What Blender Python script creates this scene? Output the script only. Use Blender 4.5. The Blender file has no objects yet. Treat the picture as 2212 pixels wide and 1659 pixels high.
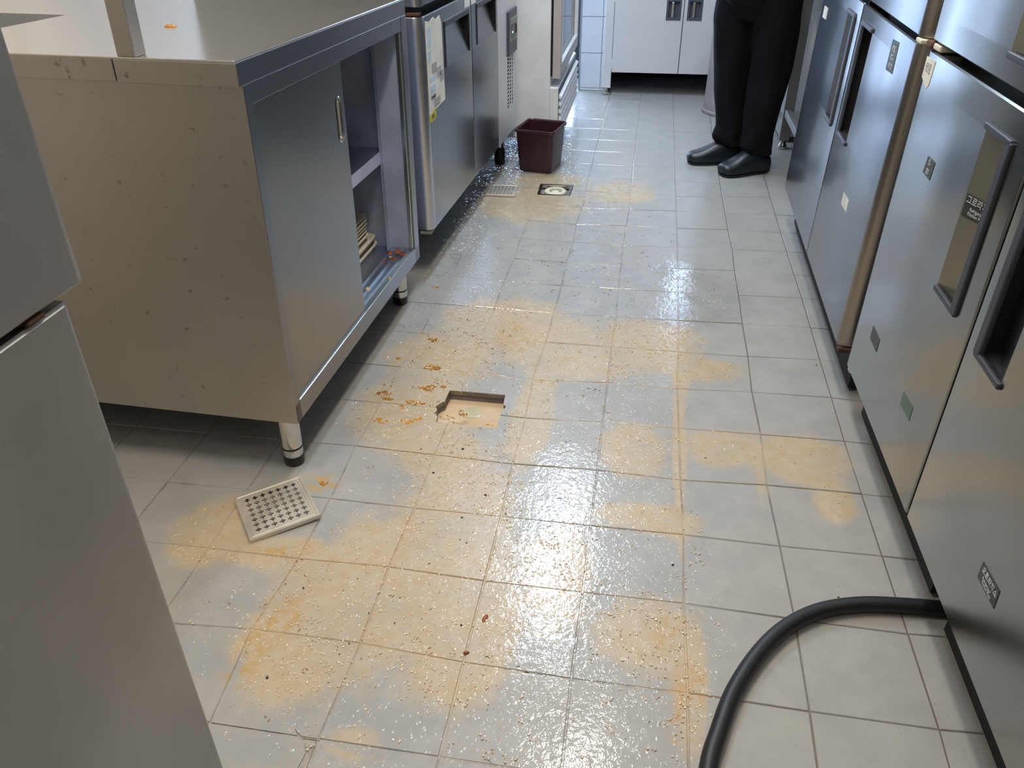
import bpy, bmesh, math, random
from mathutils import Vector, Matrix, Euler, noise
from mathutils.geometry import delaunay_2d_cdt
random.seed(7)
S = bpy.context.scene
COL = S.collection

# ------------------------------------------------------------------ camera
cam_data = bpy.data.cameras.new('camera')
cam = bpy.data.objects.new('camera', cam_data)
COL.objects.link(cam)
YAW, PITCH, ROLL = 0.16660, 0.56690, -0.0092
fw = Vector((-math.sin(YAW)*math.cos(PITCH), math.cos(YAW)*math.cos(PITCH), -math.sin(PITCH)))
rt = Vector((math.cos(YAW), math.sin(YAW), 0))
up = rt.cross(fw)
r2 = rt*math.cos(ROLL) + up*math.sin(ROLL)
u2 = -rt*math.sin(ROLL) + up*math.cos(ROLL)
cam.matrix_world = Matrix(((r2.x, u2.x, -fw.x, -0.14888), (r2.y, u2.y, -fw.y, -2.93372), (r2.z, u2.z, -fw.z, 1.21338), (0, 0, 0, 1)))
cam_data.sensor_width = 36
cam_data.lens = 1744.26/2212*36
cam_data.clip_start = 0.02
S.camera = cam

# ------------------------------------------------------------------ world, view
S.view_settings.view_transform = 'Standard'
S.view_settings.look = 'None'
S.view_settings.gamma = 1
S.view_settings.use_curve_mapping = False
S.view_settings.exposure = -0.16
w = bpy.data.worlds.new('sky'); S.world = w; w.use_nodes = True
bg = w.node_tree.nodes['Background']
bg.inputs[0].default_value = (0.52, 0.70, 1.0, 1)
bg.inputs[1].default_value = 1.2
S.cycles.use_denoising = True
S.cycles.max_bounces = 8
S.cycles.sample_clamp_indirect = 1.5
S.cycles.use_light_tree = False
S.cycles.blur_glossy = 2.0
LAMP_COOL = (0.70, 0.84, 1.0)
LAMP_WARM = (1.0, 0.91, 0.80)
LAMP1, LAMP2, LAMP3 = 78.0, 50.0, 7.0

# ------------------------------------------------------------------ helpers
def tag(o, label=None, cat=None, group=None, kind=None):
    if label: o['label'] = label
    if cat: o['category'] = cat
    if group: o['group'] = group
    if kind: o['kind'] = kind
    return o

def empty(name, loc=(0, 0, 0), rot=(0, 0, 0), parent=None, **k):
    o = bpy.data.objects.new(name, None); COL.objects.link(o)
    o.location = loc; o.rotation_euler = rot; o.empty_display_size = 0.05
    if parent: o.parent = parent
    return tag(o, **k)

class MB:
    def __init__(s): s.v = []; s.f = []; s.m = []
    def add(s, vs, fs, mi=0):
        n = len(s.v); s.v += [tuple(v) for v in vs]; s.f += [tuple(i+n for i in f) for f in fs]; s.m += [mi]*len(fs); return s
    def box(s, x0, x1, y0, y1, z0, z1, mi=0):
        x0, x1 = sorted((x0, x1)); y0, y1 = sorted((y0, y1)); z0, z1 = sorted((z0, z1))
        return s.add([(x0,y0,z0),(x1,y0,z0),(x1,y1,z0),(x0,y1,z0),(x0,y0,z1),(x1,y0,z1),(x1,y1,z1),(x0,y1,z1)],
                     [(3,2,1,0),(4,5,6,7),(0,1,5,4),(1,2,6,5),(2,3,7,6),(3,0,4,7)], mi)
    def rings(s, rs, cap0=True, cap1=True, closed=True, mi=0):
        n = len(rs[0]); vs = [p for r in rs for p in r]; fs = []
        for i in range(len(rs)-1):
            for j in range(n if closed else n-1):
                k = (j+1) % n
                fs.append((i*n+j, i*n+k, (i+1)*n+k, (i+1)*n+j))
        if cap0: fs.append(tuple(range(n))[::-1])
        if cap1: fs.append(tuple((len(rs)-1)*n+j for j in range(n)))
        return s.add(vs, fs, mi)
    def lathe(s, cx, cy, prof, n=32, cap0=True, cap1=True, mi=0):
        rs = [[(cx+r*math.cos(2*math.pi*j/n), cy+r*math.sin(2*math.pi*j/n), z) for j in range(n)] for r, z in prof]
        return s.rings(rs, cap0, cap1, mi=mi)
    def tube(s, pts, rad, n=12, mi=0):
        pts = [Vector(p) for p in pts]; rs = []; ref = None
        for i, p in enumerate(pts):
            t = (pts[min(i+1, len(pts)-1)] - pts[max(i-1, 0)]).normalized()
            if ref is None:
                ref = Vector((0, 0, 1)) if abs(t.z) < .9 else Vector((1, 0, 0))
            a = (ref - t*ref.dot(t)).normalized(); ref = a; b = t.cross(a)
            r = rad[i] if isinstance(rad, (list, tuple)) else rad
            rs.append([p + (a*math.cos(2*math.pi*j/n) + b*math.sin(2*math.pi*j/n))*r for j in range(n)])
        return s.rings(rs, mi=mi)
    def build(s, name, mat, parent=None, bevel=0, smooth=False, seg=2, fix=True, **k):
        me = bpy.data.meshes.new(name); me.from_pydata(s.v, [], s.f)
        mats = mat if isinstance(mat, (list, tuple)) else [mat]
        for m in mats: me.materials.append(m)
        if len(mats) > 1: me.polygons.foreach_set('material_index', s.m)
        if fix:
            bm = bmesh.new(); bm.from_mesh(me); bmesh.ops.recalc_face_normals(bm, faces=bm.faces); bm.to_mesh(me); bm.free()
        if smooth:
            me.polygons.foreach_set('use_smooth', [True]*len(me.polygons))
        o = bpy.data.objects.new(name, me); COL.objects.link(o)
        if parent: o.parent = parent
        if bevel:
            b = o.modifiers.new('bevel', 'BEVEL'); b.width = bevel; b.segments = seg; b.limit_method = 'ANGLE'; b.angle_limit = math.radians(40)
            b.harden_normals = False
        if smooth: autosmooth(o)
        return tag(o, **k)

def autosmooth(o, ang=40):
    me = o.data
    bm = bmesh.new(); bm.from_mesh(me)
    for e in bm.edges:
        if len(e.link_faces) == 2 and e.calc_face_angle(0) > math.radians(ang): e.smooth = False
    bm.to_mesh(me); bm.free()

def bx(name, mat, parent, x0, x1, y0, y1, z0, z1, bevel=0.0015, **k):
    return MB().box(x0, x1, y0, y1, z0, z1).build(name, mat, parent, bevel=bevel, **k)

def inside(p, poly):
    x, y = p; c = False; n = len(poly)
    for i in range(n):
        x1, y1 = poly[i]; x2, y2 = poly[(i+1) % n]
        if (y1 > y) != (y2 > y) and x < (x2-x1)*(y-y1)/(y2-y1)+x1: c = not c
    return c

def clip(poly, conv):
    out = list(poly)
    for i in range(len(conv)):
        a, b = conv[i], conv[(i+1) % len(conv)]
        def side(p): return (b[0]-a[0])*(p[1]-a[1])-(b[1]-a[1])*(p[0]-a[0])
        new = []
        for j in range(len(out)):
            p, q = out[j], out[(j+1) % len(out)]
            sp, sq = side(p), side(q)
            if sp >= 0: new.append(p)
            if (sp >= 0) != (sq >= 0):
                t = sp/(sp-sq); new.append((p[0]+(q[0]-p[0])*t, p[1]+(q[1]-p[1])*t))
        out = new
        if not out: return []
    return out

def plate(outer, holes, extra=()):
    """2-D triangulation of the outer polygon minus the holes: verts, tris, boundary edges"""
    vs = []; es = []
    for lp in [outer]+holes:
        n = len(vs); vs += [Vector(p) for p in lp]; es += [(n+i, n+(i+1) % len(lp)) for i in range(len(lp))]
    vs += [Vector(p) for p in extra]
    v, e, f, *_ = delaunay_2d_cdt(vs, es, [], 0, 1e-7)
    tris = []
    for t in f:
        c = (sum(v[i].x for i in t)/3, sum(v[i].y for i in t)/3)
        if inside(c, outer) and not any(inside(c, h) for h in holes): tris.append(tuple(t))
    cnt = {}
    for t in tris:
        for a, b in ((t[0], t[1]), (t[1], t[2]), (t[2], t[0])):
            cnt.setdefault((min(a, b), max(a, b)), []).append((a, b))
    return v, tris, [x[0] for x in cnt.values() if len(x) == 1]

def slab_from(mb, v, tris, edges, top, bot, conv=lambda x, y, z: (x, y, z), mi=0):
    n = len(v)
    vs = [conv(p.x, p.y, top) for p in v]+[conv(p.x, p.y, bot) for p in v]
    fs = list(tris)+[tuple(i+n for i in t[::-1]) for t in tris]+[(a, b, b+n, a+n) for a, b in edges]
    return mb.add(vs, fs, mi)

def text(name, s, mat, parent, loc, rot, size, depth=0.0004, sx=1.0, **k):
    cu = bpy.data.curves.new(name, 'FONT'); cu.body = s; cu.size = size; cu.extrude = depth
    cu.align_x = 'CENTER'; cu.align_y = 'CENTER'; cu.resolution_u = 2
    t = bpy.data.objects.new(name+'_curve', cu); COL.objects.link(t)
    me = bpy.data.meshes.new_from_object(t, depsgraph=bpy.context.evaluated_depsgraph_get())
    bpy.data.objects.remove(t); bpy.data.curves.remove(cu)
    me.materials.clear(); me.materials.append(mat); me.name = name
    o = bpy.data.objects.new(name, me); COL.objects.link(o)
    o.parent = parent; o.location = loc; o.rotation_euler = rot; o.scale = (sx, 1, 1)
    return tag(o, **k)

# ------------------------------------------------------------------ materials
def newmat(name):
    m = bpy.data.materials.new(name); m.use_nodes = True
    nt = m.node_tree; p = nt.nodes['Principled BSDF']
    return m, nt, p

def srgb(r, g, b):
    f = lambda c: ((c/255+0.055)/1.055)**2.4 if c/255 > 0.04045 else c/255/12.92
    return (f(r), f(g), f(b), 1)

def nd(nt, t, **k):
    n = nt.nodes.new(t)
    for a, b in k.items(): setattr(n, a, b)
    return n

def mth(nt, op, a, b=None, c=None, clamp=False):
    n = nd(nt, 'ShaderNodeMath', operation=op); n.use_clamp = clamp
    for i, x in enumerate((a, b, c)):
        if x is None: continue
        if isinstance(x, (int, float)): n.inputs[i].default_value = x
        else: nt.links.new(x, n.inputs[i])
    return n.outputs[0]

def mixc(nt, f, a, b):
    n = nd(nt, 'ShaderNodeMix', data_type='RGBA')
    for i, x in ((0, f), (6, a), (7, b)):
        if isinstance(x, (int, float, tuple)): n.inputs[i].default_value = x
        else: nt.links.new(x, n.inputs[i])
    return n.outputs[2]

def ramp(nt, x, a, b, lo=0.0, hi=1.0, smooth=True):
    n = nd(nt, 'ShaderNodeMapRange'); n.interpolation_type = 'SMOOTHSTEP' if smooth else 'LINEAR'
    nt.links.new(x, n.inputs[0]); n.inputs[1].default_value = a; n.inputs[2].default_value = b
    n.inputs[3].default_value = lo; n.inputs[4].default_value = hi
    return n.outputs[0]

def noise_n(nt, vec, scale, detail=3, rough=.55, dist=0):
    n = nd(nt, 'ShaderNodeTexNoise'); n.inputs['Scale'].default_value = scale; n.inputs['Detail'].default_value = detail
    n.inputs['Roughness'].default_value = rough; n.inputs['Distortion'].default_value = dist
    if vec is not None: nt.links.new(vec, n.inputs['Vector'])
    return n

def objco(nt, scale=(1, 1, 1), kind='Object'):
    t = nd(nt, 'ShaderNodeTexCoord'); m = nd(nt, 'ShaderNodeMapping'); m.inputs['Scale'].default_value = scale
    nt.links.new(t.outputs[kind], m.inputs['Vector']); return m.outputs[0]

def plain(name, col, rough=.5, metal=0, coat=0, var=0.06, bump=0, bscale=60, spec=.5):
    m, nt, p = newmat(name)
    v = objco(nt); n = noise_n(nt, v, 9, 4)
    f = ramp(nt, n.outputs[0], .3, .7)
    c2 = tuple(min(1, x*(1+var*3)) for x in col[:3])+(1,); c1 = tuple(x*(1-var*2) for x in col[:3])+(1,)
    nt.links.new(mixc(nt, f, c1, c2), p.inputs['Base Color'])
    p.inputs['Roughness'].default_value = rough; p.inputs['Metallic'].default_value = metal
    p.inputs['Coat Weight'].default_value = coat; p.inputs['Specular IOR Level'].default_value = spec
    if bump:
        b = nd(nt, 'ShaderNodeBump'); b.inputs['Distance'].default_value = bump
        nt.links.new(noise_n(nt, v, bscale, 4).outputs[0], b.inputs['Height']); nt.links.new(b.outputs[0], p.inputs['Normal'])
    return m

def steel(name, col=(.56, .56, .55), rough=.3, dent=0.0015, dscale=3.0, grain=(2, 2, 90), smudge=.12, dirt=0.0, dirtcol=(.2, .14, .09)):
    m, nt, p = newmat(name)
    v = objco(nt); g = noise_n(nt, objco(nt, tuple(max(1, q/3) for q in grain)), 6, 1)
    s = noise_n(nt, v, 3.2, 3, .5)
    sm = ramp(nt, s.outputs[0], .30, .75)
    if dirt:
        c = mixc(nt, mth(nt, 'MULTIPLY', sm, smudge*2), tuple(col)+(1,), tuple(x*.6 for x in col)+(1,))
        sp = noise_n(nt, v, 38, 4, .6); c = mixc(nt, mth(nt, 'MULTIPLY', ramp(nt, sp.outputs[0], .62, .74), dirt), c, dirtcol+(1,))
    if dirt: nt.links.new(c, p.inputs['Base Color'])
    else: p.inputs['Base Color'].default_value = tuple(col)+(1,)
    p.inputs['Metallic'].default_value = 1.0
    r = mth(nt, 'ADD', mth(nt, 'MULTIPLY', sm, .08), mth(nt, 'ADD', mth(nt, 'MULTIPLY', g.outputs[0], .03), rough-.02))
    if dirt: nt.links.new(r, p.inputs['Roughness'])
    else: p.inputs['Roughness'].default_value = rough+.01
    b = nd(nt, 'ShaderNodeBump'); b.inputs['Distance'].default_value = dent; b.inputs['Strength'].default_value = 1
    nt.links.new(noise_n(nt, v, dscale, 0, 0).outputs[0], b.inputs['Height'])
    nt.links.new(b.outputs[0], p.inputs['Normal'])
    return m

def emit(name, col, s):
    m, nt, p = newmat(name)
    p.inputs['Base Color'].default_value = (.9, .9, .9, 1); p.inputs['Emission Color'].default_value = tuple(col)+(1,)
    p.inputs['Emission Strength'].default_value = s
    return m

M = {}
M['steel_counter'] = steel('brushed_steel_counter', rough=.36, col=(.48, .45, .40), dirt=.7)
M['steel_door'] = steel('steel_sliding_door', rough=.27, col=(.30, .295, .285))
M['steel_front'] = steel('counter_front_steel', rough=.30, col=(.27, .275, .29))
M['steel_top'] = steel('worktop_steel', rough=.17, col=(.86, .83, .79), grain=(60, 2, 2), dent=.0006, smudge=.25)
M['blue_inner'] = plain('bluish_panel_steel', srgb(184, 194, 222), .32, metal=.25, var=.05)  # even bluish tint for the inner cabinet panels
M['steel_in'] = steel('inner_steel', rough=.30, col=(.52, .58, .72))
M['steel_fridge'] = steel('fridge_steel', rough=.19, col=(.34, .345, .335), dent=.0035, dscale=5.0)
M['steel_fridge_far'] = steel('blue_grey_fridge_steel', rough=.20, col=(.23, .24, .26), dent=.0030, dscale=5.0)
M['steel_left'] = steel('left_fridge_steel', rough=.25, col=(.29, .315, .34), dent=.0010)
M['steel_edge'] = steel('rounded_edge_steel', rough=.30, col=(.62, .63, .66), dent=0)
M['steel_far'] = steel('far_cabinet_steel', rough=.38, col=(.92, .94, .98), dent=.005, dscale=7)
M['steel_far'].node_tree.nodes['Principled BSDF'].inputs['Metallic'].default_value = .62
M['pale_glint_bit'] = plain('pale_food_bit_and_glint', srgb(226, 208, 178), .22, coat=.7, var=.04)
M['edge_dim'] = steel('dim_reflection_edge_steel', rough=.34, col=(.34, .31, .28), dent=0)  # brown reflection of the dim near room put into the edge colour
M['steel_dull'] = steel('dull_scratched_steel', rough=.50, col=(.46, .45, .43), dent=.001, smudge=.3, dirt=.5, dirtcol=(.5, .5, .5))
M['steel_bright'] = steel('polished_leg_steel', rough=.16, col=(.70, .68, .64), dent=0)
M['grate'] = plain('worn_grate_steel', srgb(205, 198, 184), .34, metal=.6, var=.06)
M['alu'] = steel('aluminium_track', rough=.28, col=(.72, .80, .80), dent=0)
M['black'] = plain('black_plastic', srgb(22, 23, 28), .35)
M['rubber'] = plain('black_rubber', srgb(20, 22, 27), .48, bump=.0004, bscale=90)
M['void'] = plain('dark_gap_shade', srgb(14, 14, 17), .7)  # near black also stands in for shade under and inside units
M['handle'] = plain('dark_grey_handle', srgb(48, 50, 58), .42)
M['handle_blue'] = plain('grey_handle', srgb(66, 70, 82), .42)
M['body'] = plain('cabinet_body_grey', srgb(120, 122, 124), .5, metal=.6)
M['olive'] = steel('olive_recess_steel', rough=.42, col=(.42, .40, .33), dent=0)
M['white'] = plain('white_enamel', srgb(240, 242, 244), .32, var=.02)
M['cream'] = plain('cream_plastic', srgb(205, 200, 180), .5, var=.03)
M['beige_frame'] = plain('beige_door_frame', srgb(190, 182, 178), .35, var=.02)
M['paper'] = plain('worn_paper', srgb(215, 214, 206), .7, var=.05)
M['dirty_white'] = plain('dirty_white_panel', srgb(150, 150, 142), .6, var=.15)
M['yellow'] = plain('yellow_sticker', srgb(190, 185, 40), .5)
M['print_grey'] = plain('faded_grey_print', srgb(158, 162, 168), .7)
M['print_blue'] = plain('faded_blue_print', srgb(176, 194, 208), .7)
M['print_dark'] = plain('dark_print', srgb(60, 62, 66), .6)
M['tag_dark'] = plain('dark_green_label', srgb(48, 56, 52), .4)
M['tag_green'] = plain('green_label', srgb(78, 98, 84), .45)
M['silver_ink'] = plain('silver_ink', srgb(185, 185, 188), .4)
M['maroon'] = plain('maroon_plastic', srgb(54, 25, 34), .38)
M['bin_grey'] = plain('grey_bin_plastic', srgb(150, 142, 146), .5)
M['cloth'] = plain('black_trouser_cloth', srgb(12, 13, 19), .85, bump=.002, bscale=14, spec=.2)
M['shirt'] = plain('dark_shirt_cloth', srgb(28, 30, 38), .85)
M['clog'] = plain('black_clog_rubber', srgb(22, 28, 34), .42, bump=.0006, bscale=30)
M['skin'] = plain('skin', srgb(176, 128, 100), .5)
M['hair'] = plain('dark_hair', srgb(25, 20, 18), .5)
M['eye'] = plain('eye_white', srgb(225, 222, 215), .3)
M['wall_tile'] = plain('white_glazed_wall_tile', srgb(205, 212, 220), .12, var=.02)
M['wall_white'] = plain('glossy_white_wall', srgb(236, 228, 216), .3, var=.03)
M['wall'] = plain('pale_wall_paint', srgb(168, 166, 162), .5, var=.03)
M['ceiling'] = plain('ceiling_paint', srgb(200, 198, 194), .8, var=.03)
M['grout_wall'] = plain('wall_grout', srgb(130, 134, 140), .8)
M['rust'] = plain('rust', srgb(74, 48, 34), .8, var=.2)
M['flake'] = plain('mustard_food_flake', srgb(170, 116, 30), .25, var=.15, coat=.5)
M['scrap'] = plain('red_brown_scrap', srgb(140, 66, 36), .5, var=.15)
M['crumb'] = plain('pale_crumb', srgb(206, 176, 120), .6)
M['shred'] = plain('brown_shred', srgb(150, 122, 78), .35, var=.12)
M['grit'] = plain('dark_grit', srgb(66, 58, 50), .4)
M['trap_white'] = plain('drain_trap_white', srgb(205, 200, 176), .4)
M['cement'] = plain('pit_cement', srgb(120, 112, 110), .7, var=.12, bump=.002, bscale=80)

m, nt, p = newmat('glass_pane')
p.inputs['Base Color'].default_value = (.32, .42, .50, 1); p.inputs['Roughness'].default_value = .06
p.inputs['Transmission Weight'].default_value = .75; p.inputs['IOR'].default_value = 1.3
M['glass'] = m

m, nt, p = newmat('murky_water')
v = objco(nt)
n = noise_n(nt, v, 14, 3)
nt.links.new(mixc(nt, ramp(nt, n.outputs[0], .35, .7), srgb(204, 184, 158), srgb(198, 172, 136)), p.inputs['Base Color'])
p.inputs['Roughness'].default_value = .12; p.inputs['Coat Weight'].default_value = .6
b = nd(nt, 'ShaderNodeBump'); b.inputs['Distance'].default_value = .0006
nt.links.new(noise_n(nt, v, 60, 2).outputs[0], b.inputs['Height']); nt.links.new(b.outputs[0], p.inputs['Normal'])
M['murk'] = m
M['trap_dim'] = plain('submerged_trap', srgb(182, 176, 148), .14, var=.02)
M['chipwater'] = plain('muddy_chip_water', srgb(168, 150, 134), .12, var=.05)

# --- floor: grey tile, tan waste-water stain, wet film (positions in metres on the floor)
STAIN= [(-0.5, -1.637, 0.151, 0.246), (-0.416, -1.889, 0.115, 0.214), (-0.653, -1.902, 0.17, 0.215), (-0.714, -2.013, 0.128, 0.118), (-0.609, -1.768, 0.143, 0.154), (-0.41, -1.997, 0.091, 0.083), (-0.85, -1.778, 0.146, 0.054), (-1.023, -1.747, 0.09, 0.116), (-0.531, -0.706, 0.232, 0.195), (-0.297, -0.848, 0.258, 0.174), (-0.095, -0.732, 0.168, 0.121), (-0.701, -0.936, 0.163, 0.167), (0.04, -0.891, 0.145, 0.074), (-0.706, -1.23, 0.171, 0.181), (-0.386, -1.204, 0.06, 0.256), (-0.578, -1.395, 0.135, 0.095), (-0.117, -1.305, 0.091, 0.12), (0.109, -1.271, 0.113, 0.08), (0.285, -1.282, 0.121, 0.119), (-0.078, -1.556, 0.132, 0.054), (0.336, -1.43, 0.052, 0.086), (-0.071, -1.88, 0.103, 0.105), (0.004, -1.982, 0.032, 0.159), (-0.611, 0.386, 0.237, 0.24), (-0.244, 0.587, 0.163, 0.159), (-0.571, 0.715, 0.191, 0.109), (-0.547, -2.186, 0.052, 0.032), (-0.261, -1.754, 0.075, 0.166), (0.001, -0.91, 0.021, 0.252), (-0.01, -1.308, 0.014, 0.449), (0.181, -1.334, 0.013, 0.155)]
WET= [(-0.265, -1.63, 0.168, 0.619), (-0.476, -1.032, 0.425, 0.703), (-0.534, -1.895, 0.373, 0.382), (-0.221, -2.092, 0.254, 0.164), (-0.54, 0.641, 0.395, 1.022), (-0.506, -0.355, 0.451, 0.527), (-0.062, -1.89, 0.144, 0.29), (-0.167, -1.234, 0.176, 0.375), (-0.627, 1.386, 0.219, 0.931), (-0.057, -1.598, 0.119, 0.157), (-0.855, -1.859, 0.187, 0.157), (0.053, -0.421, 0.184, 0.227)]
MUST= [(-0.797, -2.088, 0.049, 0.038), (-0.787, -1.992, 0.039, 0.099), (-0.847, -1.784, 0.087, 0.029), (-0.842, -1.552, 0.064, 0.049), (-0.802, -1.166, 0.028, 0.032), (-0.708, -0.991, 0.033, 0.031), (-0.693, -1.206, 0.031, 0.021), (-0.765, -1.287, 0.034, 0.014), (-0.706, -1.274, 0.054, 0.029), (-0.037, -1.869, 0.035, 0.063), (-0.025, -2.034, 0.021, 0.097), (-0.506, -0.764, 0.085, 0.122), (-0.761, -1.943, 0.035, 0.069), (-0.572, -1.022, 0.052, 0.025), (-0.691, -1.114, 0.032, 0.019), (0.012, -1.981, 0.024, 0.061)]

def field(blobs, x, y):
    """smooth minimum of the elliptic distances to the blobs (1 = on an outline)"""
    a = 0.0
    for cx, cy, rx, ry in blobs:
        d = math.hypot((x-cx)/rx, (y-cy)/ry)
        if d < 4: a += math.exp(-7*d)
    return min(3.0, -math.log(a+1e-12)/7)

def add_fields(o):
    me = o.data
    for nm, bl in (('stain', STAIN), ('wet', WET), ('must', MUST)):
        at = me.attributes.new(nm, 'FLOAT', 'POINT')
        at.data.foreach_set('value', [field(bl, v.co.x, v.co.y) for v in me.vertices])
    return o

def attr(nt, nm):
    n = nd(nt, 'ShaderNodeAttribute'); n.attribute_name = nm; return n.outputs['Fac']

def floor_mat(name, grout=False):
    m, nt, p = newmat(name)
    g = nd(nt, 'ShaderNodeNewGeometry'); P0 = g.outputs['Position']
    wn = noise_n(nt, P0, 9, 5, .62)
    big = mth(nt, 'SUBTRACT', wn.outputs[0], .5)
    n2 = mth(nt, 'SUBTRACT', noise_n(nt, P0, 30, 4, .6).outputs[0], .5)
    wob = mth(nt, 'ADD', mth(nt, 'MULTIPLY', big, .9), mth(nt, 'MULTIPLY', n2, .5))
    stain = ramp(nt, mth(nt, 'ADD', attr(nt, 'stain'), wob), .66, 1.16, 1, 0)
    wet = ramp(nt, mth(nt, 'ADD', attr(nt, 'wet'), wob), .75, 1.25, 1, 0)
    must = ramp(nt, mth(nt, 'ADD', attr(nt, 'must'), wob), .35, 1.1, 1, 0)
    W = P0
    mot = noise_n(nt, P0, 11, 6, .65); fine = noise_n(nt, P0, 120, 3, .6); mid = noise_n(nt, P0, 34, 5, .7)
    info = nd(nt, 'ShaderNodeObjectInfo')
    if grout:
        sep = nd(nt, 'ShaderNodeSeparateXYZ'); nt.links.new(P0, sep.inputs[0])
        dry = ramp(nt, mth(nt, 'ADD', sep.outputs[0], mth(nt, 'MULTIPLY', mot.outputs[0], .5)), .15, .5)
        base = mixc(nt, ramp(nt, mot.outputs[0], .35, .65), srgb(118, 112, 104), srgb(168, 160, 150))
        base = mixc(nt, dry, base, srgb(104, 96, 88))
    else:
        base = mixc(nt, ramp(nt, mot.outputs[0], .28, .72), srgb(144, 145, 143), srgb(158, 157, 153))
        base = mixc(nt, mth(nt, 'MULTIPLY', info.outputs['Random'], .22), base, srgb(160, 152, 142))
        base = mixc(nt, mth(nt, 'MULTIPLY', ramp(nt, mid.outputs[0], .52, .75), .25), base, srgb(132, 130, 124))
    sp = noise_n(nt, P0, 26, 5, .7)
    stc = mixc(nt, ramp(nt, sp.outputs[0], .35, .68), srgb(181, 165, 139), srgb(177, 154, 116))
    if grout: stc = mixc(nt, .4, stc, srgb(190, 162, 122))
    thick = mth(nt, 'MULTIPLY', stain, ramp(nt, noise_n(nt, P0, 7, 5, .6).outputs[0], .25, .6, .55, .95))
    c = mixc(nt, thick, base, stc)
    mt = mth(nt, 'MULTIPLY', must, ramp(nt, noise_n(nt, P0, 48, 4, .7).outputs[0], .42, .60))
    c = mixc(nt, mth(nt, 'MULTIPLY', mt, .8), c, srgb(176, 140, 78))
    fib = noise_n(nt, P0, 64, 5, .75, 1.2)
    fm = mth(nt, 'MULTIPLY', ramp(nt, fib.outputs[0], .56, .66), ramp(nt, noise_n(nt, P0, 4.5, 4, .6).outputs[0], .44, .62))
    c = mixc(nt, mth(nt, 'MULTIPLY', fm, mth(nt, 'ADD', mth(nt, 'MULTIPLY', wet, .40), .05)), c, srgb(146, 124, 88))
    # dark specks of grit carried by the waste water
    vo = nd(nt, 'ShaderNodeTexVoronoi'); vo.inputs['Scale'].default_value = 75; nt.links.new(P0, vo.inputs['Vector'])
    spk = mth(nt, 'MULTIPLY', ramp(nt, vo.outputs['Distance'], .10, .17, 1, 0), ramp(nt, noise_n(nt, P0, 60, 2).outputs[0], .52, .62))
    c = mixc(nt, mth(nt, 'MULTIPLY', spk, mth(nt, 'ADD', mth(nt, 'MULTIPLY', stain, .6), .3)), c, srgb(92, 80, 66))
    nt.links.new(c, p.inputs['Base Color'])
    wetn = mth(nt, 'MAXIMUM', wet, mth(nt, 'MULTIPLY', stain, .75))
    patch = ramp(nt, noise_n(nt, P0, 5, 4, .6).outputs[0], .30, .46, .55, 1)
    wf = mth(nt, 'MULTIPLY', wetn, patch)
    nt.links.new(mth(nt, 'ADD', mth(nt, 'MULTIPLY', mid.outputs[0], .22), .30), p.inputs['Roughness'])
    nt.links.new(mth(nt, 'ADD', mth(nt, 'MULTIPLY', wf, .92), .06), p.inputs['Coat Weight'])
    nt.links.new(ramp(nt, wf, 0, .5, .25, .03), p.inputs['Coat Roughness'])
    p.inputs['Coat IOR'].default_value = 1.6
    # relief: tile grain below, lumpy water film above
    b = nd(nt, 'ShaderNodeBump'); b.inputs['Distance'].default_value = .0005
    nt.links.new(mid.outputs[0], b.inputs['Height']); nt.links.new(b.outputs[0], p.inputs['Normal'])
    # heights below are in millimetres: isolated beads, ripples and a slow swell of the film
    drop = nd(nt, 'ShaderNodeTexVoronoi'); drop.inputs['Scale'].default_value = 105; nt.links.new(P0, drop.inputs['Vector'])
    bead = ramp(nt, drop.outputs['Distance'], .05, .36, 1, 0)
    amp = ramp(nt, noise_n(nt, P0, 6, 4, .65).outputs[0], .34, .58, .35, 1.0)
    rip = noise_n(nt, P0, 70, 3, .6); slow = noise_n(nt, P0, 8, 1, .5)
    gate = ramp(nt, noise_n(nt, P0, 38, 2, .5).outputs[0], .44, .56)
    h = mth(nt, 'ADD', mth(nt, 'MULTIPLY', mth(nt, 'MULTIPLY', bead, gate), 1.7), mth(nt, 'MULTIPLY', rip.outputs[0], 1.1))
    h = mth(nt, 'MULTIPLY', h, mth(nt, 'MULTIPLY', amp, ramp(nt, wf, .1, .8, .05, 1)))
    h = mth(nt, 'ADD', h, mth(nt, 'MULTIPLY', slow.outputs[0], .5))
    b2 = nd(nt, 'ShaderNodeBump'); b2.inputs['Distance'].default_value = .001
    nt.links.new(h, b2.inputs['Height']); nt.links.new(b2.outputs[0], p.inputs['Coat Normal'])
    return m
M['tile'] = floor_mat('wet_floor_tile')
M['grout'] = floor_mat('floor_grout', True)
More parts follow.
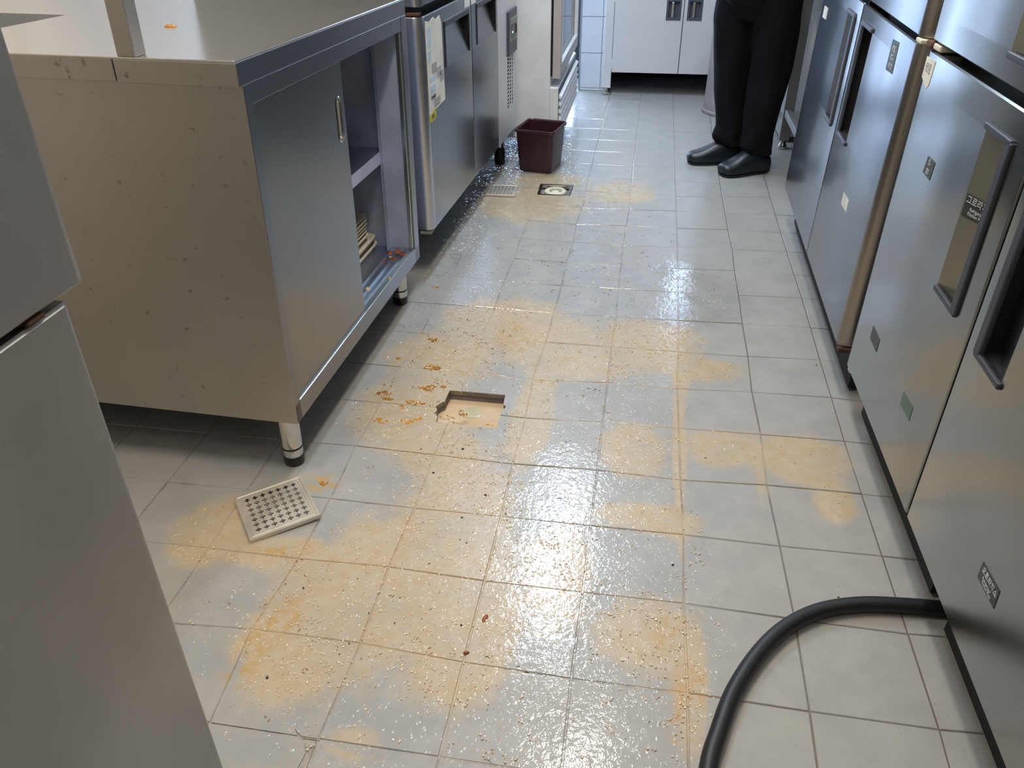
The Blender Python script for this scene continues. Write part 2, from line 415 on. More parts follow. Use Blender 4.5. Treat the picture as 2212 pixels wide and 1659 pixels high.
# ------------------------------------------------------------------ floor
OFF = {(0,0):(1,-7),(0,1):(0,-1),(0,2):(-1,2),(0,3):(-2,-3),(0,4):(-4,-4),(0,5):(-9,-10),(0,6):(-7,1),(0,7):(-5,-10),(0,8):(-1,3),(0,9):(-4,7),(0,10):(0,1),(1,0):(5,4),(1,1):(0,9),(1,2):(0,12),(1,3):(-3,5),(1,4):(-2,-1),(1,5):(-7,3),(1,6):(-2,5),(1,7):(-7,2),(1,8):(0,0),(1,9):(5,0),(1,10):(4,-4),(2,0):(5,10),(2,2):(7,18),(2,3):(5,9),(2,4):(3,8),(2,5):(3,7),(2,6):(2,7),(2,7):(4,2),(2,8):(7,2),(2,9):(10,-4),(2,10):(12,-6),(2,-1):(4,2),(2,-2):(5,2),(2,-3):(5,12),(0,-1):(1,-11),(0,-2):(0,-17),(0,-3):(0,-33),(0,-5):(0,-16),(0,-6):(-3,-6),(0,-7):(1,10),(0,-8):(-3,16),(0,-9):(-3,20),(0,-10):(-3,40),(0,-11):(-3,69),(-1,0):(-4,-19),(-1,1):(-3,-10),(-1,2):(-2,1),(-1,3):(1,-6),(-1,10):(-4,-1),(-1,-1):(0,-10),(-1,-2):(5,-23),(-1,-3):(2,-34),(-1,-4):(1,-26),(-1,-5):(-3,-31),(-1,-7):(-3,0),(-1,-8):(-2,8),(-1,-9):(-3,17),(-1,-10):(-4,44),(-1,-11):(-6,64),(-2,0):(5,-11),(-2,1):(-1,-6),(-2,2):(3,-1),(-2,3):(1,-11),(-2,5):(-11,-23),(-2,6):(-5,-13),(-2,7):(-6,-9),(-2,-1):(-1,-28),(-2,-2):(4,-34),(-2,-5):(2,-21),(-2,-7):(1,0),(-2,-8):(1,20),(-2,-10):(-5,65),(-3,0):(-1,-3),(-3,1):(2,2),(-3,2):(0,4),(-3,3):(4,-3),(-3,4):(-1,-16),(-3,5):(5,-7),(-3,8):(1,-2),(-3,9):(-3,13),(-3,10):(0,16),(-3,11):(-7,16),(-4,0):(9,2),(-4,1):(0,9),(-4,2):(4,18),(-4,3):(5,-1),(-4,4):(8,-6),(-4,5):(4,-11),(-4,7):(-4,3),(-4,9):(3,7),(-4,10):(-13,16),(-5,9):(0,7),(1,-1):(0,2),(1,-3):(-1,-11),(1,-9):(5,29)}

rowm = {}; colm = {}
for (c, r), (dx, dy) in OFF.items():
    rowm.setdefault(r, []).append(dy); colm.setdefault(c, []).append(dx)
rowm = {k: sum(v)/len(v) for k, v in rowm.items()}; colm = {k: sum(v)/len(v) for k, v in colm.items()}
def corner(c, r):
    dx, dy = OFF.get((c, r), (colm.get(c, 0), rowm.get(r, rowm.get(max(-11, min(11, r)), 0))))
    return (.2*c+dx/1000, -.2*r+dy/1000)

PIT1 = [(-.630, -1.111), (-.474, -1.112), (-.471, -1.160), (-.463, -1.166), (-.464, -1.176), (-.471, -1.180), (-.469, -1.269), (-.632, -1.266),
        (-.634, -1.240), (-.646, -1.228), (-.641, -1.212), (-.650, -1.196), (-.640, -1.176), (-.632, -1.168)][::-1]
PIT2 = [(-.612, .656), (-.458, .659), (-.461, .508), (-.607, .506)][::-1]
CHIP = [(-.652, -2.172), (-.640, -2.180), (-.632, -2.186), (-.603, -2.186), (-.606, -2.196), (-.600, -2.212), (-.609, -2.250), (-.621, -2.240), (-.618, -2.212), (-.628, -2.194), (-.640, -2.188)][::-1]
HOLES = [PIT1, PIT2, CHIP]

floor = empty('floor', kind='structure')
tiles_stuff = MB()
ind = 0
for c in range(-11, 7):
    for r in range(-15, 17):
        q = [corner(c, r+1), corner(c+1, r+1), corner(c+1, r), corner(c, r)]
        cx = sum(a[0] for a in q)/4; cy = sum(a[1] for a in q)/4
        g = .0014
        poly = []
        for (x, y) in q:
            poly.append((x + (g if x < cx else -g), y + (g if y < cy else -g)))
        rnd = random.Random(c*100+r)
        tz = rnd.uniform(-.0009, .0005); ax = rnd.uniform(-.005, .005); ay = rnd.uniform(-.005, .005)
        fz = lambda x, y, z: (x, y, z+tz+(x-cx)*ax+(y-cy)*ay if z > -.005 else z)
        hs = [h for h in (clip(H, poly) for H in HOLES) if len(h) > 2]
        mb = MB()
        if hs:
            # keep the hole loop from riding exactly on the tile edge
            hs2 = []
            for h in hs:
                h2 = []
                for p in h:
                    if not h2 or (abs(p[0]-h2[-1][0])+abs(p[1]-h2[-1][1])) > 1e-5: h2.append(p)
                hs2.append(h2)
            ex = [(cx+.02*i_, cy+.02*j_) for i_ in range(-4, 5) for j_ in range(-4, 5)]
            ex = [p_ for p_ in ex if not any(inside(p_, h) for h in hs2)]
            v, t, e = plate(poly, hs2, ex)
            slab_from(mb, v, t, e, 0, -.014, fz)
        else:
            n = 4; b = .0013
            def ins(d): return [(x+(d if x < cx else -d), y+(d if y < cy else -d)) for x, y in poly]
            vis_ = (-7 <= c <= 3 and -12 <= r <= 12)
            mb.rings([[fz(x, y, -.014) for x, y in poly], [fz(x, y, -b) for x, y in poly], [fz(x, y, 0) for x, y in ins(b)]], cap1=not vis_)
            if vis_:
                A_, B_, C_, D_ = ins(b); K = 10; gv = []
                for j_ in range(K+1):
                    for i_ in range(K+1):
                        u_, w_ = i_/K, j_/K
                        x = (A_[0]*(1-u_)+B_[0]*u_)*(1-w_)+(D_[0]*(1-u_)+C_[0]*u_)*w_
                        y = (A_[1]*(1-u_)+B_[1]*u_)*(1-w_)+(D_[1]*(1-u_)+C_[1]*u_)*w_
                        gv.append(fz(x, y, 0))
                mb.add(gv, [(j_*(K+1)+i_, j_*(K+1)+i_+1, (j_+1)*(K+1)+i_+1, (j_+1)*(K+1)+i_) for j_ in range(K) for i_ in range(K)])
        vis = (-7 <= c <= 3 and -12 <= r <= 12) and not (c >= 3 and r > -4) and not (c <= -6 and r < 4)
        if vis:
            add_fields(mb.build('tile', M['tile'], floor)); ind += 1
        else:
            tiles_stuff.add(mb.v, mb.f)
print('tiles', ind)
add_fields(tiles_stuff.build('tile_field', M['tile'], floor, kind='stuff', label='floor tiles beyond the view'))
# bed of grout under the tiles, with the two drain pits left open
v, t, e = plate([(-2.2, -3.4), (1.3, -3.4), (1.3, 3.0), (-2.2, 3.0)], [PIT1, PIT2],
                [(-1.4+.03*i_, -2.4+.03*j_) for i_ in range(65) for j_ in range(150) if not inside((-1.4+.03*i_, -2.4+.03*j_), PIT1) and not inside((-1.4+.03*i_, -2.4+.03*j_), PIT2)])
add_fields(slab_from(MB(), v, t, e, -.0020, -.02).build('grout_bed', M['grout'], floor))
def pit(H, depth, mat, floor_mat_):
    b = MB()
    for i in range(len(H)):
        a, c = H[i], H[(i+1) % len(H)]
        b.add([(a[0], a[1], -.013), (c[0], c[1], -.013), (c[0], c[1], -depth), (a[0], a[1], -depth)], [(0, 1, 2, 3)])
    b.build('pit_wall', mat, floor, fix=False)
    b = MB(); b.add([(x, y, -depth) for x, y in H], [tuple(range(len(H)))]).build('pit_bottom', floor_mat_, floor, fix=False)
pit(PIT1, .10, M['cement'], M['cement'])
pit(PIT2, .09, M['steel_dull'], M['cement'])
MB().add([(x, y, -.0022) for x, y in CHIP], [tuple(range(len(CHIP)))]).build('chip_hollow', M['chipwater'], floor, fix=False, label='chipped tile corner filled with muddy water')

# standing waste water in the near pit
wv = [(x*.999-.0005, y*.999-.0008, -.030) for x, y in PIT1]
dw = empty('drain_water', (-.55, -1.19, -.03), label='murky tan waste water standing in the open square drain pit', cat='water')
v, t, e = plate([(x+.55, y+1.19) for x, y in PIT1], [])
slab_from(MB(), v, t, e, 0, -.004).build('water_surface', M['murk'], dw)
MB().lathe(-.006, .022, [(.027, .0002), (.0265, .0012), (.024, .0016)], 36).build('drain_mouth', M['trap_dim'], dw, smooth=True, label='pale round drain mouth just under the water')

# far drain: steel frame and white bell trap
ft = empty('floor_drain', (-.535, .582, 0), label='open square floor drain with steel frame and cream round trap, beside maroon bucket', cat='drain')
b = MB()
for i in range(4):
    o_ = [(-.074, .072), (.074, .074), (.071, -.072), (-.070, -.074)]; k = (i+1) % 4
    f = .86
    a, c = o_[i], o_[k]
    b.add([(a[0], a[1], -.001), (c[0], c[1], -.001), (c[0]*f, c[1]*f, -.001), (a[0]*f, a[1]*f, -.001),
           (a[0], a[1], -.016), (c[0], c[1], -.016), (c[0]*f, c[1]*f, -.016), (a[0]*f, a[1]*f, -.016)],
          [(0, 1, 2, 3), (4, 7, 6, 5), (3, 2, 6, 7), (0, 4, 5, 1)])
b.build('drain_frame', M['steel_bright'], ft)
MB().box(-.072, .072, -.072, .072, -.034, -.024).build('basin', M['cement'], ft, bevel=.002)
MB().lathe(0, .012, [(.050, -.026), (.050, -.012), (.046, -.008), (.030, -.008), (.027, -.012), (.027, -.024)], 40).build('bell_trap', M['trap_white'], ft, smooth=True, label='cream round bell trap')
MB().lathe(0, .012, [(.018, -.026), (.018, -.014), (.014, -.011)], 24).build('trap_cap', M['cream'], ft, smooth=True)

# ------------------------------------------------------------------ grates
def make_grate():
    g = empty('drain_grate')
    s = .0755
    outer = [(-s, -s), (s, -s), (s, s), (-s, s)]
    hs = []
    pit_ = .0172
    for i in range(7):
        for j in range(7):
            cx, cy = (i-3)*pit_, (j-3)*pit_
            h = []
            for k in range(16):
                a = 2*math.pi*k/16
                rr = .0068 if k % 4 == 0 else (.0056 if k % 2 else .0030)
                h.append((cx+rr*math.cos(a), cy+rr*math.sin(a)))
            hs.append(h)
    v, t, e = plate([(-.064, -.064), (.064, -.064), (.064, .064), (-.064, .064)], hs)
    slab_from(MB(), v, t, e, .0085, .0068).build('perforated_plate', M['grate'], g)
    fr = MB()
    def ring(d, z): return [(x*d, y*d, z) for x, y in ((-1, -1), (1, -1), (1, 1), (-1, 1))]
    fr.rings([ring(.0635, .0070), ring(.0635, .0092), ring(.0665, .0092), ring(.068, .0078), ring(.070, .0098), ring(.0748, .0098), ring(.0755, .009), ring(.0755, 0), ring(.0735, 0), ring(.0735, .006), ring(.0635, .006)], cap0=False, cap1=False)
    fr.build('rim', M['grate'], g)
    # bent tabs under the plate that hold it down
    MB().box(-.03, .03, -.072, -.070, -.000, .006).build('tab', M['steel_bright'], g)
    MB().box(-.03, .03, .070, .072, -.000, .006).build('tab', M['steel_bright'], g)
    return g
g1 = make_grate()
g1.location = (-.902, -1.657, .0045); g1.rotation_euler = (math.radians(1.2), math.radians(-2.2), math.radians(37.5)); g1.scale = (1.03, 1.03, 1)
tag(g1, 'square steel drain grate with rows of cross holes, lying loose near counter leg', 'grate', 'loose drain grates')
g2 = g1.copy(); COL.objects.link(g2)
for ch in list(g1.children):
    c = ch.copy(); COL.objects.link(c); c.parent = g2
g2.location = (-.768, .520, .0006); g2.rotation_euler = (0, 0, math.radians(2)); g2.scale = (.92, .92, .8)
tag(g2, 'square steel drain grate lying flat half in shadow under the left steel fridge', 'grate')

# ------------------------------------------------------------------ food scraps and grit on the floor
def flakes(b, pts, n, spread, size, flat=.25, seed=1, mi=0, thin=1.0):
    rnd = random.Random(seed)
    for (x, y, R) in pts:
        for _ in range(max(1, int(n*R/.010))):
            a = rnd.random()*6.283; d = R*spread*math.sqrt(rnd.random())
            px, py = x+d*math.cos(a)*1.4, y+d*math.sin(a)*.8
            s = size*(.5+rnd.random()); k = rnd.randint(5, 7); an = rnd.random()*3; el = (.4+rnd.random()*.5)*thin
            lo = []; hi = []
            for j in range(k):
                t = 6.283*j/k; rr = s*(.7+.5*rnd.random())
                u, w_ = rr*math.cos(t), rr*el*math.sin(t)
                X, Y = px+u*math.cos(an)-w_*math.sin(an), py+u*math.sin(an)+w_*math.cos(an)
                lo.append((X, Y, .0002)); hi.append((px+(X-px)*.6, py+(Y-py)*.6, .0002+s*flat*(.7+rnd.random()*.6)))
            b.rings([lo, hi], cap0=False, mi=mi)
    return b
def scatter(name, pts, mat, label, cat, n, spread, size, flat=.25, seed=1):
    o = flakes(MB(), pts, n, spread, size, flat, seed).build(name, mat, None, label=label, kind='stuff'); o['category'] = cat; return o
FLAKES= [(-0.805, -1.155, 0.0126), (-0.784, -1.179, 0.0072), (-0.692, -1.109, 0.0162), (-0.745, -0.844, 0.0108), (-0.708, -1.004, 0.0144), (-0.697, -1.189, 0.009), (-0.725, -1.184, 0.0072), (-0.778, -1.285, 0.0126), (-0.705, -1.278, 0.0108), (-0.679, -1.259, 0.0072), (-0.736, -1.213, 0.0072), (-0.945, -0.585, 0.0027), (-0.649, -1.095, 0.0054), (-0.832, -1.551, 0.0072), (-0.828, -0.478, 0.0072), (-0.819, -0.967, 0.0045), (-0.569, -1.221, 0.0054)]
GRIT= [(-0.42, -1.912), (-0.426, -1.982), (-0.622, -1.987), (-0.592, -0.92), (-0.247, -0.876), (-0.479, -0.654), (-0.537, -1.369), (-0.643, -1.386), (-0.46, -1.692), (-0.484, -1.616), (-0.56, -1.867), (-0.525, -1.766), (-0.658, -1.831), (-0.603, -1.914), (-0.552, -1.927), (-0.628, -2.016), (-0.74, -2.084), (-0.867, -1.726), (-0.416, -1.769), (-0.376, -1.857), (-0.757, -1.869), (-0.799, -1.8), (-0.795, -1.865), (0.3, -1.73), (-0.028, -1.691), (0.051, -1.317), (-0.215, -0.836), (0.39, -0.826), (-0.775, -0.974), (-0.588, -1.473), (-0.4, -0.687), (-0.668, -0.695), (-0.661, -0.897), (-0.389, -1.589), (-0.452, -1.535)]
scatter('food_scraps', FLAKES, M['flake'], 'mustard yellow food scraps washed over the wet tiles beside the drain pit', 'food scraps', 13, 1.25, .0052, .30, 3)
def in_field(bl, n, lim, seed):
    r = random.Random(seed); out = []
    while len(out) < n:
        x, y = r.uniform(-1.15, .15), r.uniform(-2.45, .75)
        if math.hypot(x+.902, y+1.657) < .14 or math.hypot(x+.768, y-.52) < .12 or math.hypot(x+.645, y-.89) < .18: continue
        if field(bl, x, y) < lim and not (inside((x, y), PIT1) or inside((x, y), PIT2)): out.append((x, y, .004))
    return out
db = MB()
flakes(db, [(x, y, .004) for x, y in GRIT], 3, .8, .0028, .6, 5, 0)
flakes(db, in_field(STAIN, 420, .95, 4), 3, .9, .0011, .6, 9, 0)
flakes(db, in_field(STAIN, 1700, .98, 5)+in_field(WET, 900, .9, 6), 8, 2.4, .0021, .5, 12, 1)  # pale crumbs, partly standing in for sparkles on the water
flakes(db, in_field(WET, 170, .95, 7)+in_field([(-.62, -.62, .42, .45), (-.35, .1, .35, .4), (-.5, -1.2, .4, .2)], 240, 1, 8), 9, 2.2, .0030, .25, 13, 2, .35)
o = db.build('food_debris', [M['grit'], M['pale_glint_bit'], M['shred']], None, label='fine pale, brown and dark food debris and added water glints across the wet floor tiles', kind='stuff'); o['category'] = 'food debris'
FW = [(-.600, -1.225, .010), (-.565, -1.185, .008), (-.590, -1.165, .006), (-.618, -1.20, .012), (-.50, -1.215, .005), (-.535, -1.245, .004)]
scatter('floating_scraps', FW, M['flake'], 'mustard scraps floating on the murky water in the drain pit', 'food scraps', 10, 1.1, .0034, .2, 8).location.z = -.0298
def scrap(x, y, L, W_, an, lab):
    b = MB(); n = 12
    def rg(s, z): return [(x+s*(L*math.cos(t)*math.cos(an)-W_*math.sin(t)*math.sin(an)), y+s*(L*math.cos(t)*math.sin(an)+W_*math.sin(t)*math.cos(an)), z) for t in [6.283*i/n for i in range(n)]]
    b.rings([rg(1, .0003), rg(1.0, .0012), rg(.6, .0030)])
    tag(b.build('food_scrap', M['scrap'], smooth=True), lab, 'food scrap')
scrap(-.381, -1.890, .010, .0045, 1.3, 'red brown seed husk on the tan puddle in the middle foreground')
scrap(-.400, -1.975, .006, .0035, .3, 'small reddish scrap just below the larger seed husk')

# ------------------------------------------------------------------ room shell
bx('wall_left', M['wall_white'], None, -2.3, -2.18, -3.45, 3.1, 0, 2.62, 0, kind='structure')
bx('wall_right', M['wall'], None, 1.27, 1.39, -3.45, 3.1, 0, 2.62, 0, kind='structure')
bx('wall_front', M['wall'], None, -2.18, 1.27, -3.45, -3.35, 0, 2.62, 0, kind='structure')
bx('ceiling', M['ceiling'], None, -2.3, 1.39, -3.45, 3.2, 2.62, 2.70, 0, kind='structure')
# back wall: daylight doorway on the left, unseen window added above the cabinet for blue fill light
wb = empty('wall_back', kind='structure')
def wpart(*a): return MB().box(*a).build('wall_section', M['wall'], wb)
wpart(-2.18, -1.55, 2.90, 3.05, 0, 2.62)
wpart(-1.55, -.62, 2.90, 3.05, 2.1, 2.62)
wpart(-.435, 1.27, 3.0, 3.15, 0, 1.12)
wpart(-.435, 1.27, 3.0, 3.15, 2.12, 2.62)
wpart(-.435, .10, 3.0, 3.15, 1.12, 2.12)
wpart(.62, 1.27, 3.0, 3.15, 1.12, 2.12)
MB().box(-.615, -.425, 2.538, 3.15, 0, 2.62).build('pier', M['grout_wall'], wb)
zs = [-.0, .0165]+[.0165+.2125*k for k in range(1, 13)]
for i in range(len(zs)-1):
    z0, z1 = zs[i]+.0015, min(2.615, zs[i+1]-.0015)
    if z1 <= z0: continue
    MB().box(-.603, -.474, 2.529, 2.539, z0, z1).build('tile', M['wall_tile'], wb, bevel=.0012)
    MB().box(-.471, -.426, 2.529, 2.539, z0, z1).build('tile', M['wall_tile'], wb, bevel=.0012)
win = empty('fill_window', kind='structure')
for a in ((.10, .62, 3.02, 3.08, 1.12, 1.17), (.10, .62, 3.02, 3.08, 2.07, 2.12), (.10, .15, 3.02, 3.08, 1.17, 2.07), (.57, .62, 3.02, 3.08, 1.17, 2.07), (.345, .375, 3.02, 3.08, 1.17, 2.07)):
    MB().box(*a).build('fill_window_frame', M['white'], win, bevel=.003)
dr = empty('door_1', kind='structure')
for a in ((-1.55, -1.49, 2.90, 3.0, 0, 2.1), (-.68, -.62, 2.90, 3.0, 0, 2.1), (-1.49, -.68, 2.90, 3.0, 2.04, 2.1)):
    MB().box(*a).build('door_frame', M['handle'], dr, bevel=.003)
bx('trim_1', M['steel_dull'], None, -1.49, -.68, 2.90, 3.0, 0.0005, .012, .002, kind='structure')

# ------------------------------------------------------------------ ceiling lamps
def lamp(x, y, lx, ly, col, s, label):
    t = empty('ceiling_light', (x, y, 2.62), label=label, cat='light')
    hx, hy = lx/2, ly/2
    b = MB(); b.box(-hx-.03, hx+.03, -hy-.03, hy+.03, -.02, -.001).build('housing', M['white'], t, bevel=.003)
    MB().box(-hx, hx, -hy, hy, -.034, -.0205).build('diffuser', emit('lamp_diffuser', col, 4.0), t, bevel=.002)
    ld = bpy.data.lights.new('lamp_light', 'AREA'); ld.shape = 'RECTANGLE'; ld.size = lx; ld.size_y = ly
    ld.color = col; ld.energy = s*lx*ly*math.pi
    lo = bpy.data.objects.new('lamp_light', ld); COL.objects.link(lo); lo.parent = t; lo.location = (0, 0, -.037)
    return t
def daylight(x0, x1, y, z0, z1, s=12.0):
    ld = bpy.data.lights.new('daylight', 'AREA'); ld.shape = 'RECTANGLE'; ld.size = x1-x0; ld.size_y = z1-z0
    ld.color = (.52, .70, 1.0); ld.energy = s*(x1-x0)*(z1-z0)*math.pi
    lo = bpy.data.objects.new('daylight', ld); COL.objects.link(lo)
    lo.location = ((x0+x1)/2, y, (z0+z1)/2); lo.rotation_euler = (-math.pi/2, 0, 0)
daylight(-1.55, -.62, 3.08, .0, 2.1)
daylight(.10, .62, 3.17, 1.12, 2.12)  # blue fill light set in the added window
lamp(-.53, .93, .20, 1.34, LAMP_COOL, LAMP1, 'long cool white ceiling light over the far end of the aisle')
lamp(-.23, -1.05, .17, 1.30, LAMP_WARM, LAMP2, 'long warm ceiling light over the near counter')
lamp(-1.86, .45, .16, 1.3, LAMP_WARM, 26, 'added warm fill light above the worktop on the left')  # unseen lamp added to brighten the left wall mirrored in the worktop
lamp(-1.12, -1.98, .26, .60, LAMP_WARM, 46, 'warm ceiling light between the left unit and the counter')
lamp(-.10, -2.95, .5, .5, LAMP_WARM, LAMP3, 'square warm ceiling light above the foreground')
# ------------------------------------------------------------------ doors with a recessed pull
def arc(cx, cy, r, a0, a1, n):
    return [(cx+r*math.cos(a0+(a1-a0)*i/n), cy+r*math.sin(a0+(a1-a0)*i/n)) for i in range(n+1)]

def door(name, parent, sg, y0, y1, z0, z1, mat, th=.055, rlo=.004, rhi=.004, hole=None, edge_mat=None, handle_mat=None, plate_mat=None, **k):
    """front at x = 0, thickness runs to sg*th.  hole = (hy0, hy1, hz0, hz1, deep) with deep in 'lo', 'hi', 'top'"""
    lo = [(th, y0)]+[(rlo-rlo*math.sin(a), y0+rlo-rlo*math.cos(a)) for a in [math.pi/2*i/8 for i in range(9)]]
    hi = [(rhi-rhi*math.sin(a), y1-rhi+rhi*math.cos(a)) for a in [math.pi/2*i/8 for i in range(9)]][::-1]+[(th, y1)]
    prof = lo+hi; n = len(prof); nl = len(lo)
    zr = min(.006, (z1-z0)*.1)
    b = MB()
    def ring(z, d=0): return [(sg*max(x, d if i not in (0, n-1) else x), min(max(y, y0+d), y1-d), z) for i, (x, y) in enumerate(prof)]
    if hole:
        hy0, hy1, hz0, hz1, deep = hole
        b.rings([ring(z0, .003), ring(z0+.003), ring(hz0)], cap0=True, cap1=False)
        b.rings([ring(hz1), ring(z1-.003), ring(z1, .003)], cap0=False, cap1=True)
        P = [(sg*x, y) for x, y in prof]
        for i in range(n):
            j = (i+1) % n
            if i == nl-1:
                a, c = P[i], P[j]
                for (ya, yb) in ((a[1], hy0), (hy1, c[1])):
                    b.add([(0, ya, hz0), (0, yb, hz0), (0, yb, hz1), (0, ya, hz1)], [(0, 1, 2, 3)])
            else:
                a, c = P[i], P[j]
                b.add([(a[0], a[1], hz0), (c[0], c[1], hz0), (c[0], c[1], hz1), (a[0], a[1], hz1)], [(0, 1, 2, 3)])
    else:
        b.rings([ring(z0, .003), ring(z0+.003), ring(z1-.003), ring(z1, .003)])
    # material per face: rounded edge or front
    o = b.build(name, [mat, edge_mat or mat], parent, smooth=True, **k)
    bm = bmesh.new(); bm.from_mesh(o.data); bmesh.ops.remove_doubles(bm, verts=bm.verts, dist=1e-5); bmesh.ops.recalc_face_normals(bm, faces=bm.faces)
    if edge_mat:
        for f in bm.faces:
            c = f.calc_center_median()
            if (rlo > .01 and c.y < y0+rlo) or (rhi > .01 and c.y > y1-rhi): f.material_index = 1
    bm.to_mesh(o.data); bm.free(); autosmooth(o)
    if hole:
        D = .034; hm = handle_mat or M['handle']; pm = plate_mat or mat
        x = sg
        if deep in ('lo', 'hi'):
            ys, yd = (hy1, hy0) if deep == 'lo' else (hy0, hy1)
            MB().add([(0, ys, hz0), (0, ys, hz1), (x*D, yd, hz1), (x*D, yd, hz0)], [(0, 1, 2, 3)]).build('recess_plate', pm, o, fix=False)
            MB().add([(x*D, yd, hz0), (x*D, yd, hz1), (0, yd, hz1), (0, yd, hz0), (0, ys, hz0), (0, ys, hz1)],
                     [(0, 1, 2, 3), (0, 3, 4), (1, 5, 2)]).build('recess_side', M['void'], o, fix=False)
            s = 1 if ys > yd else -1
            h = MB()
            h.box(-x*.006, x*.004, yd-s*.004, yd+s*.020, hz0-.008, hz1+.008)
            pts = [(yd, .0), (ys+s*.004, 0)]
            for (za, zb) in ((hz1, hz1+.012), (hz0-.012, hz0)):
                h.box(-x*.006, x*.012, yd, ys+s*.002, za, zb)
        else:
            MB().add([(0, hy0, hz0), (0, hy1, hz0), (x*D, hy1, hz1), (x*D, hy0, hz1)], [(0, 1, 2, 3)]).build('recess_plate', pm, o, fix=False)
            MB().add([(x*D, hy0, hz1), (x*D, hy1, hz1), (0, hy1, hz1), (0, hy0, hz1), (0, hy0, hz0), (0, hy1, hz0)],
                     [(0, 1, 2, 3), (0, 3, 4), (1, 5, 2)]).build('recess_side', M['void'], o, fix=False)
            h = MB()
            h.box(-x*.004, x*.004, hy0-.008, hy1+.008, hz1-.014, hz1+.006)
            h.box(-x*.004, x*.010, hy0-.008, hy0, hz0, hz1); h.box(-x*.004, x*.010, hy1, hy1+.008, hz0, hz1)
        h.build('handle', hm, o, bevel=.0035, seg=3)
    return o

def sticker(name, parent, sg, pts, mat, off=.0008, **k):
    """flat label, corners (y, z) on the door front"""
    b = MB(); b.rings([[(0, y, z) for y, z in pts], [(-sg*off, y, z) for y, z in pts]])
    return b.build(name, mat, parent, **k)

# ------------------------------------------------------------------ right wall: two four-door fridges
def upright(name, pose, yn, yf, seam, zb, zl, zu, zt, label, near_round, far_round):
    """local +y runs away from the camera; fronts at x = 0, body to +x"""
    x, y, yaw, a, b = pose
    t = empty(name, (x, y, 0), (a, b, yaw), label=label, cat='fridge', group='tall steel fridges on the right')
    by0, by1 = yn+.012, yf-.012
    MB().box(.058, .74, by0, by1, zb+.03, zt).build('body', M['body'], t, bevel=.004)
    MB().box(.050, .058, by0+.01, by1-.01, zl-.02, zu+.02).build('centre_rail', M['black'], t)
    MB().box(.012, .058, (-.596 if seam < 0 else .572), (-.584 if seam < 0 else .582), zb+.01, zt-.02).build('seam_gasket', M['void'], t)
    for ya, yb in (((by0+.02, -.745), (-.655, by1-.02)) if seam < 0 else ((by0+.02, by1-.02),)):
        MB().box(.064, .075, ya, yb, .012, zb+.029).build('shade_panel', M['void'], t)  # near-black sheet added as the shade below the doors
    MB().box(.0585, .70, by0+.001, by1-.001, zb+.024, zb+.0299).build('shade_underside', M['void'], t)  # bottom blacked to deepen the shade under the fridge
    for (lx, ly) in ((.14, by0+.08), (.14, by1-.08), (.66, by0+.08), (.66, by1-.08)):
        fz = -a*ly+b*lx*1.0
        MB().lathe(lx, ly, [(.022, fz), (.022, fz+.02), (.016, fz+.025), (.016, zb+.04)], 20).build('leg', M['black'], t, smooth=True)
    return t
Bp = (.396, -1.0485, .0173, .0008, .0115)
fb = upright('upright_fridge', Bp, -1.235, 0, -.5898, .149, .899, .917, 1.93, 'tall steel fridge on the near right with a black hose running under it', .03, .03)
RN = .024
d = door('door', fb, 1, -.5853, -.002, .149, .899, M['steel_fridge'], rhi=RN, rlo=.004, hole=(-.519, -.404, .556, .842, 'lo'), plate_mat=M['olive'])
sticker('sticker', d, 1, [(-.133, .290), (-.133, .322), (-.196, .320), (-.196, .288)], M['tag_dark'])
sticker('sticker', d, 1, [(-.408, .288), (-.406, .319), (-.470, .322), (-.472, .291)], M['tag_green'])
sticker('sticker', d, 1, [(-.170, .694), (-.176, .728), (-.222, .728), (-.218, .692)], M['tag_dark'])
text('lettering', 'II-\n01', M['silver_ink'], d, (-.0012, -.196, .7105), (math.pi/2, 0, -math.pi/2), .018)
sticker('sticker', d, 1, [(-.014, .845), (-.014, .885), (-.072, .885), (-.068, .838), (-.055, .830)], M['paper'])
text('lettering', '정품', M['print_grey'], d, (-.0012, -.040, .866), (math.pi/2, 0, -math.pi/2), .020)
# label stuck on the sloping recess plate of the handle
lab = empty('label_plate', parent=None); bpy.data.objects.remove(lab)
sl = math.atan2(.034, .115)
def on_plate(yy): return .034*(-.404-yy)/(.115)
b = MB(); b.rings([[(on_plate(y)-.0006, y, z) for y, z in ((-.409, .692), (-.409, .732), (-.486, .734), (-.486, .696))], [(on_plate(y)-.0014, y, z) for y, z in ((-.409, .692), (-.409, .732), (-.486, .734), (-.486, .696))]])
b.build('label', M['tag_dark'], d, label='dark maker label in the handle recess')
rr = (math.pi/2, 0, -math.pi/2+sl*0)
def pl_text(s, yy, zz, size, sx=1):
    o = text('lettering', s, M['silver_ink'], d, (on_plate(yy)-.0022, yy, zz), (0, 0, 0), size, sx=sx)
    X = Vector((.034/.115, -1, 0)).normalized(); Y = Vector((0, 0, 1)); Z = X.cross(Y)
    o.matrix_basis = Matrix.Translation((on_plate(yy)-.0022, yy, zz)) @ Matrix((X*sx, Y, Z)).transposed().to_4x4()
pl_text('그로라지스', -.447, .723, .0155, 1.0)
pl_text('Refrigerator', -.447, .7095, .0085)
pl_text('Kitchen Mate', -.447, .7015, .0085)
d2 = door('door', fb, 1, -1.233, -.5943, .149, .899, M['steel_fridge'], rlo=RN, hole=(-.741, -.634, .548, .842, 'hi'), plate_mat=M['steel_fridge'])
sticker('sticker', d2, 1, [(-.883, .281), (-.881, .312), (-.947, .317), (-.951, .284)], M['tag_dark'])
def dt(s, yy, zz, size, m=M['silver_ink'], par=None):
    text('lettering', s, m, par, (-.0012, yy, zz), (math.pi/2, 0, -math.pi/2), size)
